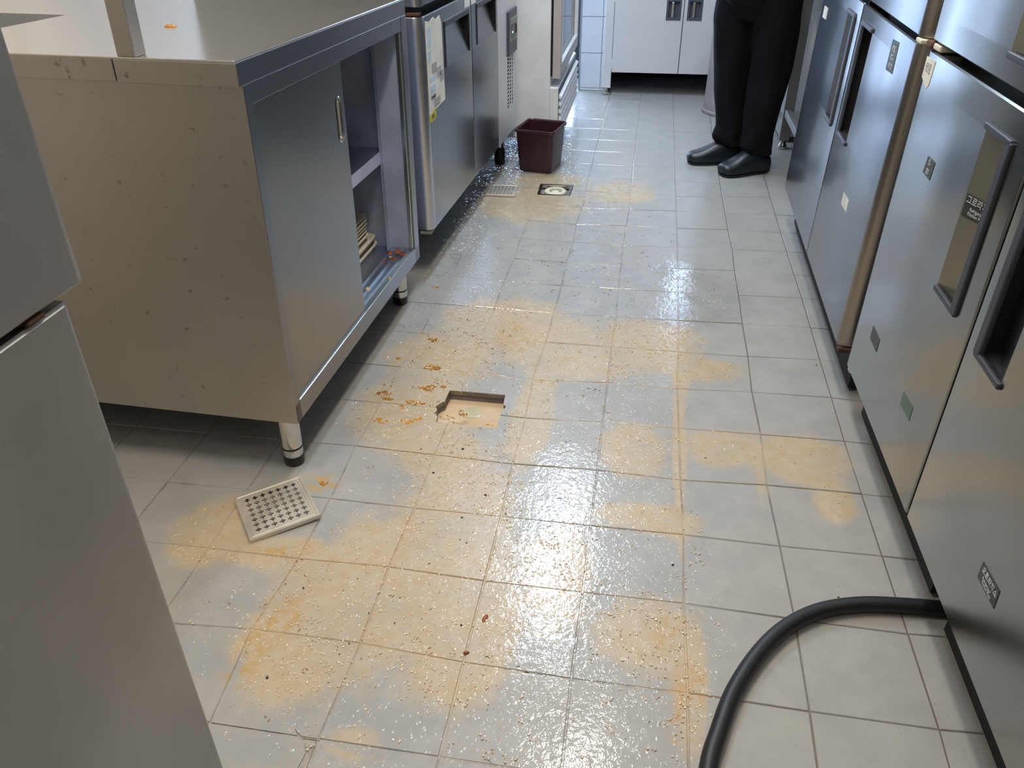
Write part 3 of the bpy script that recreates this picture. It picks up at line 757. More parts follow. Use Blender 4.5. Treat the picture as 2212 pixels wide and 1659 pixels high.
dt('오로라지스', -.917, .304, .0125, par=d2); dt('Refrigerator', -.913, .2935, .0065, par=d2); dt('Kitchen Mate', -.917, .2875, .0065, par=d2)
u = door('door', fb, 1, -.5853, -.002, .917, 1.92, M['steel_fridge'], rhi=RN, hole=(-.519, -.404, .965, 1.25, 'lo'), plate_mat=M['olive'])
u = door('door', fb, 1, -1.233, -.5943, .917, 1.92, M['steel_fridge'], rlo=RN, hole=(-.741, -.634, .965, 1.25, 'hi'), plate_mat=M['steel_fridge'])
MB().box(-.004, .05, -.030, .004, .902, .9145).build('hinge', M['rust'], fb, bevel=.003, label='rusty middle hinge')
MB().box(.0, .05, -.075, -.032, .902, .914).build('hinge_cover', M['cream'], fb, bevel=.003)
MB().box(.004, .05, -.042, -.02, .136, .148).build('hinge_foot', M['cream'], fb, bevel=.003)

Ap = (.3849, -.9505, -.0082, .0066, .0255)
fa = upright('upright_fridge', Ap, -.035, 1.25, .5768, .1516, .8945, .907, 1.93, 'tall steel fridge on the far right with a white square sticker low on its door', .03, .03)
e_ = door('door', fa, 1, -.030, .5750, .1516, .8945, M['steel_fridge_far'], rlo=.030, edge_mat=M['edge_dim'], hole=(.405, .541, .562, .845, 'hi'), handle_mat=M['handle_blue'], plate_mat=M['steel_fridge_far'])
sticker('sticker', e_, 1, [(.293, .424), (.293, .457), (.222, .460), (.218, .428)], M['paper'])
sticker('sticker', e_, 1, [(.188, .800), (.190, .868), (.128, .871), (.120, .803)], M['tag_dark'])
dt('KIS', .157, .851, .020, par=e_); dt('IIC-', .155, .833, .018, par=e_); dt('0113', .153, .814, .017, par=e_)
e2 = door('door', fa, 1, .5790, 1.25, .1516, .8945, M['steel_fridge_far'], rhi=.030, edge_mat=M['steel_edge'], hole=(.645, .765, .552, .845, 'lo'), handle_mat=M['handle_blue'], plate_mat=M['steel_fridge_far'])
sticker('sticker', e2, 1, [(1.166, .772), (1.166, .808), (1.098, .809), (1.098, .774)], M['paper'])
door('door', fa, 1, -.030, .5750, .907, 1.92, M['steel_fridge_far'], rlo=.030, edge_mat=M['edge_dim'], hole=(.405, .541, .965, 1.25, 'hi'), handle_mat=M['handle_blue'], plate_mat=M['steel_fridge_far'])
door('door', fa, 1, .5790, 1.25, .907, 1.92, M['steel_fridge_far'], rhi=.030, edge_mat=M['steel_edge'], hole=(.645, .765, .965, 1.25, 'lo'), handle_mat=M['handle_blue'], plate_mat=M['steel_fridge_far'])
MB().box(-.002, .05, -.040, .0, .8965, .905).build('hinge', M['cream'], fa, bevel=.002)
MB().box(.004, .05, -.035, .0, .136, .150).build('hinge_foot', M['rust'], fa, bevel=.003)

# ------------------------------------------------------------------ left: steel counter cabinet
Cp = (-.8829, -1.532, -.0212, -.02, .0076)
ct = empty('counter_cabinet', Cp[:2]+(0,), (Cp[3], Cp[4], Cp[2]), label='steel counter cabinet on round legs with a half open sliding door', cat='counter')
L, H, T, ZB = 1.004, .9326, .044, .15
W = 1.25
def cbx(name, mat, *a, bevel=.0012, **k): return MB().box(*a).build(name, mat, ct, bevel=bevel, **k)
cbx('end_panel', M['steel_counter'], -W, 0, 0, .002, ZB, H-T)
cbx('end_panel', M['blue_inner'], -W, 0, L-.002, L, ZB, H-T)
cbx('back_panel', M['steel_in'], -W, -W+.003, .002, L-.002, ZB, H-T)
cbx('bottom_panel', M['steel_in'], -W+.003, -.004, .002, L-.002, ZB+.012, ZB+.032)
cbx('shade_underside', M['void'], -W+.004, -.004, .004, L-.004, ZB+.001, ZB+.011)  # black sheet keeps the floor under the counter in shade
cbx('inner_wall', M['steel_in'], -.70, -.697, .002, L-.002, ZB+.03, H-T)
cbx('front_stile', M['steel_front'], -.012, 0, .002, .030, ZB, H-T)
cbx('front_stile', M['steel_front'], -.012, 0, L-.045, L-.002, ZB, H-T)
cbx('jamb', M['blue_inner'], -.085, -.012, L-.054, L-.050, ZB+.05, H-T-.04)
cbx('jamb_strip', M['alu'], -.016, -.004, L-.057, L-.046, ZB+.05, H-T-.04)
cbx('top_rail', M['steel_front'], -.006, -.001, .030, L-.045, H-T-.038, H-T)
cbx('bottom_rail', M['steel_front'], -.002, 0, .002, L-.002, ZB, ZB+.048)
# sliding track: a bright ledge and two raised ribs
cbx('track', M['alu'], -.020, -.002, .030, L-.045, ZB+.038, ZB+.047)
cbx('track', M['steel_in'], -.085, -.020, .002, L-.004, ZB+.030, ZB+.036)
for xx in (-.030, -.034, -.052, -.056, -.078):
    cbx('track_rib', M['alu'], xx-.0012, xx, .002, L-.05, ZB+.036, ZB+.043, bevel=.0004)
# shelf, set back behind the door tracks
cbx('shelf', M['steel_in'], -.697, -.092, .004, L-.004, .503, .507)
cbx('shelf_lip', M['blue_inner'], -.094, -.092, .004, L-.004, .470, .507)
cbx('inner_stile', M['blue_inner'], -.094, -.010, L-.050, L-.0475, ZB+.036, H-T-.036)
# sliding doors, the front one shut over the near half
def slide_door(x0, y0, y1, nm):
    z0, z1 = ZB+.046, H-T-.034
    hy, hz0, hz1, hw = y1-.035, .676+.012, .771-.012, .012
    n = 12
    ov = [(hy+hw*math.cos(math.pi*i/n), hz1+hw*math.sin(math.pi*i/n)) for i in range(n+1)]+[(hy+hw*math.cos(math.pi+math.pi*i/n), hz0+hw*math.sin(math.pi+math.pi*i/n)) for i in range(n+1)]
    v, t, e = plate([(y0, z0), (y1, z0), (y1, z1), (y0, z1)], [ov])
    o = slab_from(MB(), v, t, e, x0, x0-.022, lambda a, b_, c: (c, a, b_)).build('sliding_door', M['steel_door'], ct, label=nm)
    rings = []
    for (s, dx) in ((1.45, .0006), (1.30, .0018), (1.05, .0012), (.95, -.008), (.6, -.012)):
        rings.append([(x0+dx, hy+(p[0]-hy)*s, (hz0+hz1)/2+(p[1]-(hz0+hz1)/2)*(1+(s-1)*.28)) for p in ov])
    MB().rings(rings, cap0=False, cap1=True).build('finger_pull', M['steel_bright'], o, smooth=True)
    return o
slide_door(-.006, .030, .490, 'front sliding door with an oblong finger pull')
z0_, z1_ = ZB+.046, H-T-.034
MB().box(-.062, -.040, .030, .480, z0_, z1_).build('sliding_door', M['steel_door'], ct, bevel=.001)
# worktop: slab with a sink opening, folded edge, joint strip
tx = lambda x, y, z: (x, y, z)
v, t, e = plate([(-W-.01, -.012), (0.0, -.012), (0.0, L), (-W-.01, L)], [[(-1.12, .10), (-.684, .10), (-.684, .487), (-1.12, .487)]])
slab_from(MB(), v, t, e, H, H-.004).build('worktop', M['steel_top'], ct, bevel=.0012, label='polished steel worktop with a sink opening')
cbx('worktop_edge', M['steel_counter'], -W-.01, -.2425, -.012, -.010, H-T, H-.004)
cbx('worktop_edge', M['steel_counter'], -.2395, .0, -.0128, -.010, H-T-.001, H-.004)
cbx('worktop_edge', M['steel_front'], -.002, 0, -.010, L, H-T, H-.004)
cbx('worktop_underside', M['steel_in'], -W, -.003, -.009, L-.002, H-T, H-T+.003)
sk = MB()
sk.rings([[(-1.12, .10, H-.002), (-.684, .10, H-.002), (-.684, .487, H-.002), (-1.12, .487, H-.002)], [(-1.11, .11, H-.22), (-.694, .11, H-.22), (-.694, .477, H-.22), (-1.11, .477, H-.22)]], cap0=False, cap1=True)
sk.build('sink_basin', M['steel_dull'], ct, fix=False)
cbx('upright_post', M['steel_counter'], -.229, -.193, -.0125, .024, H, 2.70-.09, bevel=.002)
for (lx, ly) in ((-.050, .050), (-.050, L-.085), (-W+.05, .05), (-W+.05, L-.085)):
    fz = -Cp[3]*ly+Cp[4]*lx
    lg = MB().lathe(lx, ly, [(.0245, fz+.052), (.0258, ZB+.02)], 32).build('leg', M['steel_bright'], ct, smooth=True)
    MB().lathe(lx, ly, [(.021, fz+.046), (.021, fz+.056)], 28).build('leg_groove', M['black'], lg, smooth=True)
    MB().lathe(lx, ly, [(.0235, fz+.026), (.0245, fz+.030), (.0245, fz+.047)], 28).build('leg_collar', M['steel_bright'], lg, smooth=True)
    MB().lathe(lx, ly, [(.022, fz+.001), (.0245, fz+.005), (.0245, fz+.026), (.020, fz+.028)], 28).build('rubber_foot', M['black'], lg, smooth=True)

cw = Matrix.Translation((Cp[0], Cp[1], 0)) @ Euler((Cp[3], Cp[4], Cp[2])).to_matrix().to_4x4()
# scraps of food left in the track and on the worktop (loose things)
def crumbs(name, base, pts, label, grp=None):
    for i, (x, y, z, s, mt, lab) in enumerate(pts):
        rnd = random.Random(i*7+3); b = MB(); n = 8
        lo = []; hi = []
        for j in range(n):
            t = 6.283*j/n; r = s*(.6+.7*rnd.random())
            lo.append((r*math.cos(t), r*.8*math.sin(t), 0)); hi.append((r*.6*math.cos(t), r*.5*math.sin(t), s*.55*(.6+rnd.random())))
        o = b.rings([lo, hi]).build('food_scrap', M[mt], smooth=True)
        o.matrix_world = cw @ Matrix.Translation((x, y, z))
        tag(o, lab, 'food scrap')
zt_ = ZB+.0435
crumbs('food_scrap', cw, [(-.050, .930, zt_, .012, 'scrap', 'red brown food scrap, biggest of those at the far end of the door track'),
    (-.072, .915, zt_, .010, 'scrap', 'red brown scrap against the inner wall of the door track'),
    (-.030, .915, zt_, .011, 'scrap', 'red brown scrap nearest the bright strip at the track end'),
    (-.046, .870, zt_, .008, 'scrap', 'dark red scrap on the middle of the door track'),
    (-.070, .850, zt_, .007, 'scrap', 'small reddish scrap on the inner rib of the door track'),
    (-.062, .885, zt_, .006, 'crumb', 'pale crumb among the red scraps at the track end'),
    (-.012, .720, ZB+.0472, .007, 'crumb', 'pale yellow crumb on the bright front ledge of the track'),
    (-.052, .640, zt_, .008, 'crumb', 'tan crumb on the track just beside the sliding door'),
    (-.010, .430, ZB+.0472, .0035, 'scrap', 'tiny brown crumb on the ledge below the sliding door')], '')
def wt(x, y, s, mt, lab):
    b = MB(); rnd = random.Random(int(x*1000)); n = 10; lo = []; hi = []
    for j in range(n):
        t = 6.283*j/n; r = s*(.5+.8*rnd.random()); lo.append((r*1.5*math.cos(t), r*math.sin(t), 0)); hi.append((r*.8*math.cos(t), r*.6*math.sin(t), s*.4))
    o = b.rings([lo, hi]).build('food_scrap', M[mt], smooth=True); o.matrix_world = cw @ Matrix.Translation((x, y, H+.0004)); tag(o, lab, 'food scrap')
wt(-.335, .350, .010, 'flake', 'orange shredded food scrap on the steel worktop right of the post')
wt(-.385, .225, .0055, 'scrap', 'small brown food scrap on the steel worktop left of the post')

# white trays stacked on the bottom of the cabinet
zz = ZB+.0325
labs = ['cream plastic tray at the bottom of the stack in the cabinet', 'second cream tray from the bottom of the stack', 'third cream tray from the bottom of the stack',
        'fourth cream tray from the bottom of the stack', 'fifth cream tray from the bottom of the stack', 'sixth cream tray from the bottom of the stack', 'seventh cream tray from the bottom of the stack', 'cream plastic tray on top of the stack in the cabinet']
for i in range(8):
    h = .022 if i < 2 else .0125
    sx_, sy_ = (.155, .17) if i < 2 else (.135, .150)
    rnd = random.Random(i); ox = rnd.uniform(-.003, .003)
    b = MB()
    def rr_(hx, hy, z, r=.03):
        out = []
        for cx, cy, a0 in ((hx-r, hy-r, 0), (-hx+r, hy-r, 1), (-hx+r, -hy+r, 2), (hx-r, -hy+r, 3)):
            out += [(cx+r*math.cos(math.pi/2*(a0+k/5)), cy+r*math.sin(math.pi/2*(a0+k/5)), z) for k in range(6)]
        return out
    b.rings([rr_(sx_-.012, sy_-.012, 0), rr_(sx_-.006, sy_-.006, h*.6), rr_(sx_, sy_, h*.7), rr_(sx_, sy_, h*.95), rr_(sx_-.006, sy_-.006, h*.95), rr_(sx_-.014, sy_-.014, h*.5)], cap1=True)
    o = b.build('tray', M['cream'], smooth=True)
    o.matrix_world = cw @ Matrix.Translation((-.290+ox, .826, zz)); zz += h
    tag(o, labs[i], 'tray', 'cream trays stacked in the cabinet')

# ------------------------------------------------------------------ left four-door fridge behind the counter
Fp = (-.8477, -.3448, -.0462, -.0034, .0022)
fl = empty('upright_fridge', Fp[:2]+(0,), (Fp[3], Fp[4], Fp[2]), label='steel fridge behind the left counter with a peeling white paper on its door', cat='fridge')
MB().box(-.75, -.058, -.020, 1.376, .175, 1.93).build('body', M['steel_left'], fl, bevel=.004)
MB().box(-.745, -.010, -.018, 1.372, .166, .1745).build('shade_underside', M['void'], fl)  # black bottom sheet, painted shade under the left fridge
MB().box(-.36, -.35, -.015, 1.20, .012, .165).build('shade_panel', M['void'], fl)  # black plate added to block light and darken the floor below
MB().box(-.05, -.0015, .5625, .5665, .165, .838).build('seam_strip', M['steel_bright'], fl)
MB().box(-.058, -.050, -.015, 1.0, .815, .885).build('centre_rail', M['void'], fl)
q = door('door', fl, -1, -.030, .5610, .1626, .840, M['steel_left'], rlo=.030, edge_mat=M['steel_edge'], hole=(.215, .525, .652, .792, 'top'), plate_mat=M['steel_left'])
P_ = [(.000, .545), (.185, .556), (.178, .800), (.160, .822), (.120, .815), (.090, .826), (.050, .818), (.004, .826)]
sticker('paper_sheet', q, -1, P_, M['paper'], label='peeling white instruction sheet')
for (a_, b_, c_, d__) in ((.015, .055, .745, .80), (.015, .045, .70, .735), (.02, .09, .64, .655), (.02, .08, .605, .63)):
    sticker('printed_patch', q, -1, [(a_, c_), (b_, c_+.002), (b_, d__+.002), (a_, d__)], M['print_blue'], off=.0012)
for (a_, b_, c_, d__) in ((.10, .150, .640, .672), (.13, .175, .622, .655), (.035, .06, .588, .598)):
    sticker('printed_patch', q, -1, [(a_, c_), (b_, c_+.002), (b_, d__+.002), (a_, d__)], M['print_grey'], off=.0012)
def lt(s, yy, zz, size, m): text('lettering', s, m, q, (.0014, yy, zz), (math.pi/2, 0, math.pi/2), size)
lt('주의사항', .050, .592, .014, M['print_dark'])
for i, s in enumerate(['문을 자주 열지 마십시오', '물청소를 하지 마십시오', '전원을 확인하십시오']): lt(s, .090, .580-.009*i, .0075, M['print_grey'])
for i in range(4): lt('냉장고 사용 안내', .075, .690-.008*i, .0075, M['print_grey'])
sticker('sticker', q, -1, [(.002, .520), (.070, .522), (.072, .555), (.040, .549), (.002, .543)], M['yellow'], off=.0010)
lt('주의', .034, .533, .018, M['print_dark'])
q2 = door('door', fl, -1, .5680, 1.000, .1626, .840, M['steel_left'], rlo=.004, hole=(.650, .955, .652, .792, 'top'), plate_mat=M['steel_left'])
for (ya, yb) in ((.48, .555), (.572, .64)):
    MB().box(-.004, .0012, ya, yb, .800, .838).build('hinge_plate', M['white'], fl, bevel=.002)
door('door', fl, -1, -.030, .5610, .868, 1.92, M['steel_left'], rlo=.030, edge_mat=M['steel_edge'], hole=(.215, .525, .93, 1.06, 'top'), plate_mat=M['steel_left'])
door('door', fl, -1, .5680, 1.376, .868, 1.92, M['steel_left'], rhi=.010, hole=(.650, .955, .93, 1.06, 'top'), plate_mat=M['steel_left'])
MB().box(-.050, -.010, -.028, .010, .842, .852).build('hinge', M['rust'], fl, bevel=.003, label='rusty hinge plate')
MB().box(-.050, -.010, -.028, .010, .146, .158).build('hinge', M['dirty_white'], fl, bevel=.003)
# machine compartment cover with round holes
hs = []
for i in range(3):
    for j in range(17):
        hs.append([(1.205+.045*i+.0170*math.cos(6.283*k/10), .292+.0160*j+(.008 if i % 2 else 0)+.0066*math.sin(6.283*k/10)) for k in range(10)])
v, t, e = plate([(1.004, .1626), (1.376, .1626), (1.376, .840), (1.004, .840)], hs)
slab_from(MB(), v, t, e, 0, -.0015, lambda a, b_, c: (c, a, b_)).build('vent_panel', M['steel_far'], fl, label='steel cover with round vent holes')
MB().box(-.058, -.020, 1.02, 1.37, .18, .83).build('dark_inside', M['void'], fl)
cp = MB().box(-.002, .010, 1.180, 1.362, .512, .700).build('control_panel', M['handle_blue'], fl, bevel=.006, seg=3, label='grey temperature control panel')
MB().box(.010, .0125, 1.200, 1.350, .570, .665).build('display_window', M['dirty_white'], cp, bevel=.004)
MB().box(.0125, .014, 1.215, 1.285, .585, .640).build('display', M['black'], cp, bevel=.001)
MB().box(.0140, .0150, 1.235, 1.247, .604, .612).build('indicator', emit('green_led', (.5, 1, .75), 2.0), cp)
MB().box(.0125, .016, 1.300, 1.325, .595, .635).build('switch', M['rust'], cp, bevel=.002)
for (lx, ly) in ((-.06, 1.27), (-.20, .12), (-.66, 1.27), (-.66, .12)):
    fz = -Fp[3]*ly+Fp[4]*lx
    lg = MB().lathe(lx, ly, [(.024, fz+.001), (.026, fz+.006), (.026, fz+.072), (.024, fz+.078), (.020, fz+.080), (.020, .178)], 28).build('leg', M['rubber'], fl, smooth=True)
    MB().lathe(lx, ly, [(.0215, fz+.082), (.0235, fz+.10), (.0235, .165)], 28).build('leg_sleeve', M['steel_bright'], lg, smooth=True)

# ------------------------------------------------------------------ left foreground: steel unit, close to the camera
fg = empty('upright_fridge', (-.63, -2.38, 0), (0, 0, 0), label='dull grey steel unit filling the left foreground, upper door above a recessed lower panel', cat='fridge')
MB().box(-.70, -.045, -.95, .0, .10, 1.95).build('body', M['steel_dull'], fg, bevel=.003)
door('lower_door', fg, -1, -.95, .004, .10, .903, M['steel_dull'], rhi=.010, rlo=.01)
ud = door('upper_door', fg, -1, -.95, .034, .910, 1.93, M['steel_dull'], rhi=.016, rlo=.01, th=.06)
ud.location = (.002, 0, 0)
MB().box(-.03, .0012, -.050, -.028, .9035, .9085).build('rust_patch', M['rust'], fg, bevel=.002, label='rust along the joint between the doors')
for (lx, ly) in ((-.08, -.87), (-.08, -.08), (-.62, -.87), (-.62, -.08)):
    MB().lathe(lx, ly, [(.024, .001), (.024, .11)], 20).build('leg', M['black'], fg, smooth=True)

# ------------------------------------------------------------------ white display cooler
ck = empty('display_cooler', (0, 0, 0), label='white upright display cooler with a glass door and slatted base grille', cat='cooler')
y0, y1 = 1.075, 1.97
MB().box(-1.20, -.625, y0, y1, .085, 1.90).build('cabinet', M['white'], ck, bevel=.006, seg=3)
MB().box(-.625, -.614, y0+.012, y1-.012, .380, 1.88).build('gasket', M['black'], ck)
dd = MB(); fw_ = .055
dz0, dz1 = .372, 1.89
for a in ((y0, y0+fw_, dz0, dz1), (y1-fw_, y1, dz0, dz1), (y0+fw_, y1-fw_, dz0, dz0+fw_), (y0+fw_, y1-fw_, dz1-fw_, dz1)): dd.box(-.614, -.577, *a)
cd = dd.build('door_frame', M['beige_frame'], ck, bevel=.0015, label='beige door frame')
MB().box(-.602, -.594, y0+fw_-.004, y1-fw_+.004, dz0+fw_-.004, dz1-fw_+.004).build('glass_pane', M['glass'], cd)
tr = MB()
for a in ((y0+fw_, y0+fw_+.008, dz0+fw_, dz1-fw_), (y1-fw_-.008, y1-fw_, dz0+fw_, dz1-fw_), (y0+fw_+.008, y1-fw_-.008, dz0+fw_, dz0+fw_+.008)): tr.box(-.593, -.5755, *a)
tr.build('pane_trim', M['white'], cd)
MB().box(-.6245, -.620, y0+.03, y1-.03, .385, 1.87).build('inner_liner', plain('cooler_inside', srgb(78, 92, 104), .6), ck)
MB().box(-.625, -.584, y0-.006, y1, .085, .332).build('base_box', M['white'], ck, bevel=.004, label='base box of the cooler')
MB().box(-.5845, -.582, y0+.012, y1-.012, .095, .320).build('grille_back', M['handle'], ck)
for k in range(6):
    z = .106+.034*k
    b = MB(); b.rings([[(-.583, y, z), (-.568, y, z+.001), (-.568, y, z+.010), (-.583, y, z+.020)] for y in (y0+.012, y1-.012)])
    b.build('louvre', M['white'], ck, bevel=.001)
for (x, y) in ((-.66, y0+.06), (-.66, y1-.06), (-1.12, y0+.06), (-1.12, y1-.06)):
    MB().lathe(x, y, [(.020, .001), (.020, .012), (.012, .016), (.012, .087)], 16).build('foot', M['steel_dull'], ck, smooth=True)

# ------------------------------------------------------------------ far steel cabinet
fc = empty('steel_cabinet', (0, 0, 0), label='far steel cabinet with two doors and recessed handles, raised on legs', cat='cabinet')
yF = 2.42
MB().box(-.398, .92, yF+.022, 2.98, .143, .145).build('bottom_panel', M['steel_in'], fc)
MB().box(-.400, -.397, yF+.022, 2.98, .145, .80).build('side_panel', M['steel_in'], fc)
MB().box(.92, .923, yF+.022, 2.98, .145, .80).build('side_panel', M['steel_in'], fc)
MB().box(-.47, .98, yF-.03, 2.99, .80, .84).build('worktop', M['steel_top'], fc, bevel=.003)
MB().box(-.40, .92, yF+.02, yF+.026, .145, .80).build('front_frame', M['void'], fc)
def cdoor(xa, xb, hx0, hx1):
    z0, z1 = .138, .79
    v, t, e = plate([(xa, z0), (xb, z0), (xb, z1), (xa, z1)], [[(hx0+.010, .455), (hx1-.010, .455), (hx1-.010, .548), (hx0+.010, .548)]])
    o = slab_from(MB(), v, t, e, yF, yF+.018, lambda a, b_, c: (a, c, b_)).build('door', M['steel_far'], fc, bevel=.0015)
    h = MB(); f = [(hx0, .443), (hx1, .443), (hx1, .560), (hx0, .560)]; g = [(hx0+.012, .457), (hx1-.012, .457), (hx1-.012, .546), (hx0+.012, .546)]
    h.rings([[(x, yF, z) for x, z in f], [(x, yF-.003, z) for x, z in f], [(x, yF-.003, z) for x, z in g], [(x, yF+.016, z) for x, z in g]], cap0=False, cap1=True)
    hd = h.build('handle', M['handle_blue'], o, bevel=.0008)
    MB().box(hx0+.028, hx0+.046, yF-.002, yF+.010, .459, .544).build('grip', M['steel_bright'], hd, bevel=.004, seg=3)
    return o
cdoor(-.398, .0095, -.092, -.004)
cdoor(.0135, .44, .032, .120)
cdoor(.444, .918, .80, .888)
for x in (-.453, .93):
    for y in (yF+.0, 2.92):
        lg = MB().box(x, x+.053, y, y+.045, .047, .80).build('leg', M['steel_far'], fc, bevel=.003)
        MB().box(x-.002, x+.055, y-.002, y+.047, .043, .050).build('leg_cap', M['steel_bright'], lg, bevel=.001)
        MB().lathe(x+.027, y+.022, [(.017, .001), (.023, .004), (.023, .016), (.012, .024), (.010, .045)], 24).build('foot', M['steel_bright'], lg, smooth=True)
for z in (.16, .54):
    MB().lathe(-.399, yF+.004, [(.005, z), (.005, z+.06)], 12).build('hinge', M['steel_far'], fc, smooth=True)
MB().box(-.40, .92, 2.985, 2.998, .0005, .14).build('under_shade_board', M['void'], fc)  # near-black board added for the shade under the cabinet

# ------------------------------------------------------------------ round grey bin behind the person
bn = empty('waste_bin', (.332, 2.10, 0), label='tall round grey bin standing behind the person near the far cabinet', cat='bin')
MB().lathe(0, 0, [(.168, .001), (.172, .004), (.172, .016), (.164, .022), (.159, .20), (.156, .66), (.162, .665), (.162, .69), (.150, .69), (.148, .03)], 48, cap1=True).build('body', M['bin_grey'], bn, smooth=True)
MB().lathe(0, 0, [(.164, .692), (.166, .705), (.140, .735), (.05, .75)], 48).build('lid', M['bin_grey'], bn, smooth=True)
for s in (-1, 1):
    MB().box(-.04, .04, s*.153, s*.180, .60, .62).build('grip', M['bin_grey'], bn, bevel=.006)

# ------------------------------------------------------------------ maroon bucket
bk = empty('bucket', (-.644, .897, 0), (0, 0, math.radians(-11)), label='dark maroon square plastic bucket on the wet floor beside the drain', cat='bucket')
def rrect(hx, hy, z, r=.022, n=5):
    out = []
    for cx, cy, a0 in ((hx-r, hy-r, 0), (-hx+r, hy-r, 1), (-hx+r, -hy+r, 2), (hx-r, -hy+r, 3)):
        out += [(cx+r*math.cos(math.pi/2*(a0+k/n)), cy+r*math.sin(math.pi/2*(a0+k/n)), z) for k in range(n+1)]
    return out
b = MB()
b.rings([rrect(.076, .086, .0), rrect(.080, .090, .004), rrect(.081, .091, .012), rrect(.092, .103, .186), rrect(.092, .103, .190),
         rrect(.089, .100, .190), rrect(.078, .088, .010), ], cap0=True, cap1=True)
b.build('body', M['maroon'], bk, smooth=True)
b = MB(); b.rings([rrect(.0925, .1035, .186), rrect(.098, .109, .187), rrect(.100, .111, .192), rrect(.098, .109, .199), rrect(.093, .104, .200), rrect(.0895, .1005, .196), rrect(.089, .100, .188)], cap0=False, cap1=False)
b.build('rim', M['maroon'], bk, smooth=True)

# ------------------------------------------------------------------ far right: work table and white machine
tb = empty('work_table', (0, 0, 0), label='narrow steel work table end with square leg beyond the far right fridge', cat='table')
MB().box(.50, 1.22, .46, 1.42, .84, .88).build('tabletop', M['steel_counter'], tb, bevel=.003)
for (x, y) in ((.515, 1.345), (1.14, 1.345), (.515, .50), (1.14, .50)):
    lg = MB().box(x, x+.050, y, y+.045, .045, .84).build('leg', M['steel_dull'], tb, bevel=.003)
    MB().lathe(x+.025, y+.022, [(.022, .001), (.024, .006), (.020, .022), (.014, .03), (.014, .05)], 24).build('foot', M['steel_bright'], lg, smooth=True)
MB().box(.522, .550, .545, 1.345, .165, .200).build('lower_rail', M['steel_dull'], tb, bevel=.003)
MB().box(1.15, 1.18, .545, 1.345, .165, .200).build('lower_rail', M['steel_dull'], tb, bevel=.003)
MB().box(.550, 1.15, .56, 1.33, .185, .195).build('lower_shelf', M['steel_dull'], tb, bevel=.002)
im = empty('white_machine', (-.045, 0, 0), label='white low kitchen machine with slotted vent behind the person', cat='machine')
MB().box(.565, 1.15, 1.47, 2.15, .15, .82).build('cabinet', M['white'], im, bevel=.006, label='white cabinet')
MB().box(.575, 1.15, 1.48, 2.14, .03, .15).build('base', M['dirty_white'], im, bevel=.003, label='stained base panel')
hs = []
for i in range(3):
    for j in range(14):
        y = 1.53+.075*i; z = .22+.018*j
        hs.append([(y, z), (y+.055, z+.008), (y+.055, z+.015), (y, z+.007)])
v, t, e = plate([(1.475, .155), (2.145, .155), (2.145, .815), (1.475, .815)], hs)
slab_from(MB(), v, t, e, .556, .560, lambda a, b_, c: (c, a, b_)).build('vent_panel', M['white'], im)
MB().box(.5605, .5645, 1.50, 1.80, .20, .50).build('dark_inside', M['void'], im)
MB().box(.515, .556, 1.55, 1.66, .50, .60).build('latch', M['black'], im, bevel=.008, seg=3)
for (x, y) in ((.62, 1.53), (.62, 2.09), (1.1, 1.53), (1.1, 2.09)):
    MB().lathe(x, y, [(.02, .001), (.02, .035)], 16).build('foot', M['black'], im)

# ------------------------------------------------------------------ black hose
def catmull(P, n=10):
    P = [Vector(p) for p in P]; out = []
    for i in range(len(P)-1):
        p0, p1, p2, p3 = P[max(i-1, 0)], P[i], P[i+1], P[min(i+2, len(P)-1)]
        for k in range(n):
            t = k/n
            out.append(.5*((2*p1)+(-p0+p2)*t+(2*p0-5*p1+4*p2-p3)*t*t+(-p0+3*p1-3*p2+p3)*t*t*t))
    out.append(P[-1]); return out
R_ = .0150
hp = catmull([(.02, -2.62, R_), (.012, -2.42, R_), (.014, -2.26, R_), (.027, -2.147, R_), (.046, -2.08, R_), (.077, -1.994, R_), (.127, -1.905, R_), (.183, -1.836, R_), (.249, -1.787, R_), (.322, -1.760, R_), (.392, -1.750, R_), (.50, -1.745, R_), (.66, -1.75, R_), (.85, -1.80, R_)], 12)
hs_ = empty('hose', (0, 0, 0), label='thick black rubber hose curving over the tiles and under the right fridge', cat='hose')
hp = [p+Vector((0, 0, .001)) for p in hp]
MB().tube(hp, R_, 20).build('hose_tube', M['rubber'], hs_, smooth=True)
MB().tube([hp[-1], hp[-1]+Vector((.06, -.01, 0))], .019, 20).build('coupling', M['steel_bright'], hs_, smooth=True)
# ------------------------------------------------------------------ person
pn = empty('person', (.30, 1.0, 0), label='person standing in loose black trousers and black clogs, seen from the thighs down', cat='person')
def loc(x, y, z): return (x-.30, y-1.0, z)
def skin_mesh(name, nodes, edges, mat, root, sub=2):
    me = bpy.data.meshes.new(name); me.from_pydata([loc(*n[:3]) for n in nodes], edges, [])
    me.materials.append(mat); o = bpy.data.objects.new(name, me); COL.objects.link(o); o.parent = pn
    sk = o.modifiers.new('skin', 'SKIN'); sk.use_smooth_shade = True
    for i, n in enumerate(nodes):
        r = n[3]; me.skin_vertices[0].data[i].radius = (r, r) if not isinstance(r, tuple) else r
    me.skin_vertices[0].data[root].use_root = True
    s = o.modifiers.new('subdivision', 'SUBSURF'); s.levels = sub; s.render_levels = sub
    return o
N = [(.29, 1.00, .93, .12), (.285, 1.00, 1.08, .115), (.28, 1.00, 1.24, .135), (.28, 1.00, 1.38, .11), (.275, 1.00, 1.46, .052), (.262, 1.00, 1.55, .078), (.255, 1.00, 1.63, .088), (.258, 1.00, 1.69, .070)]
E_ = [(i, i+1) for i in range(7)]
def addn(p, par):
    N.append(p); E_.append((par, len(N)-1)); return len(N)-1
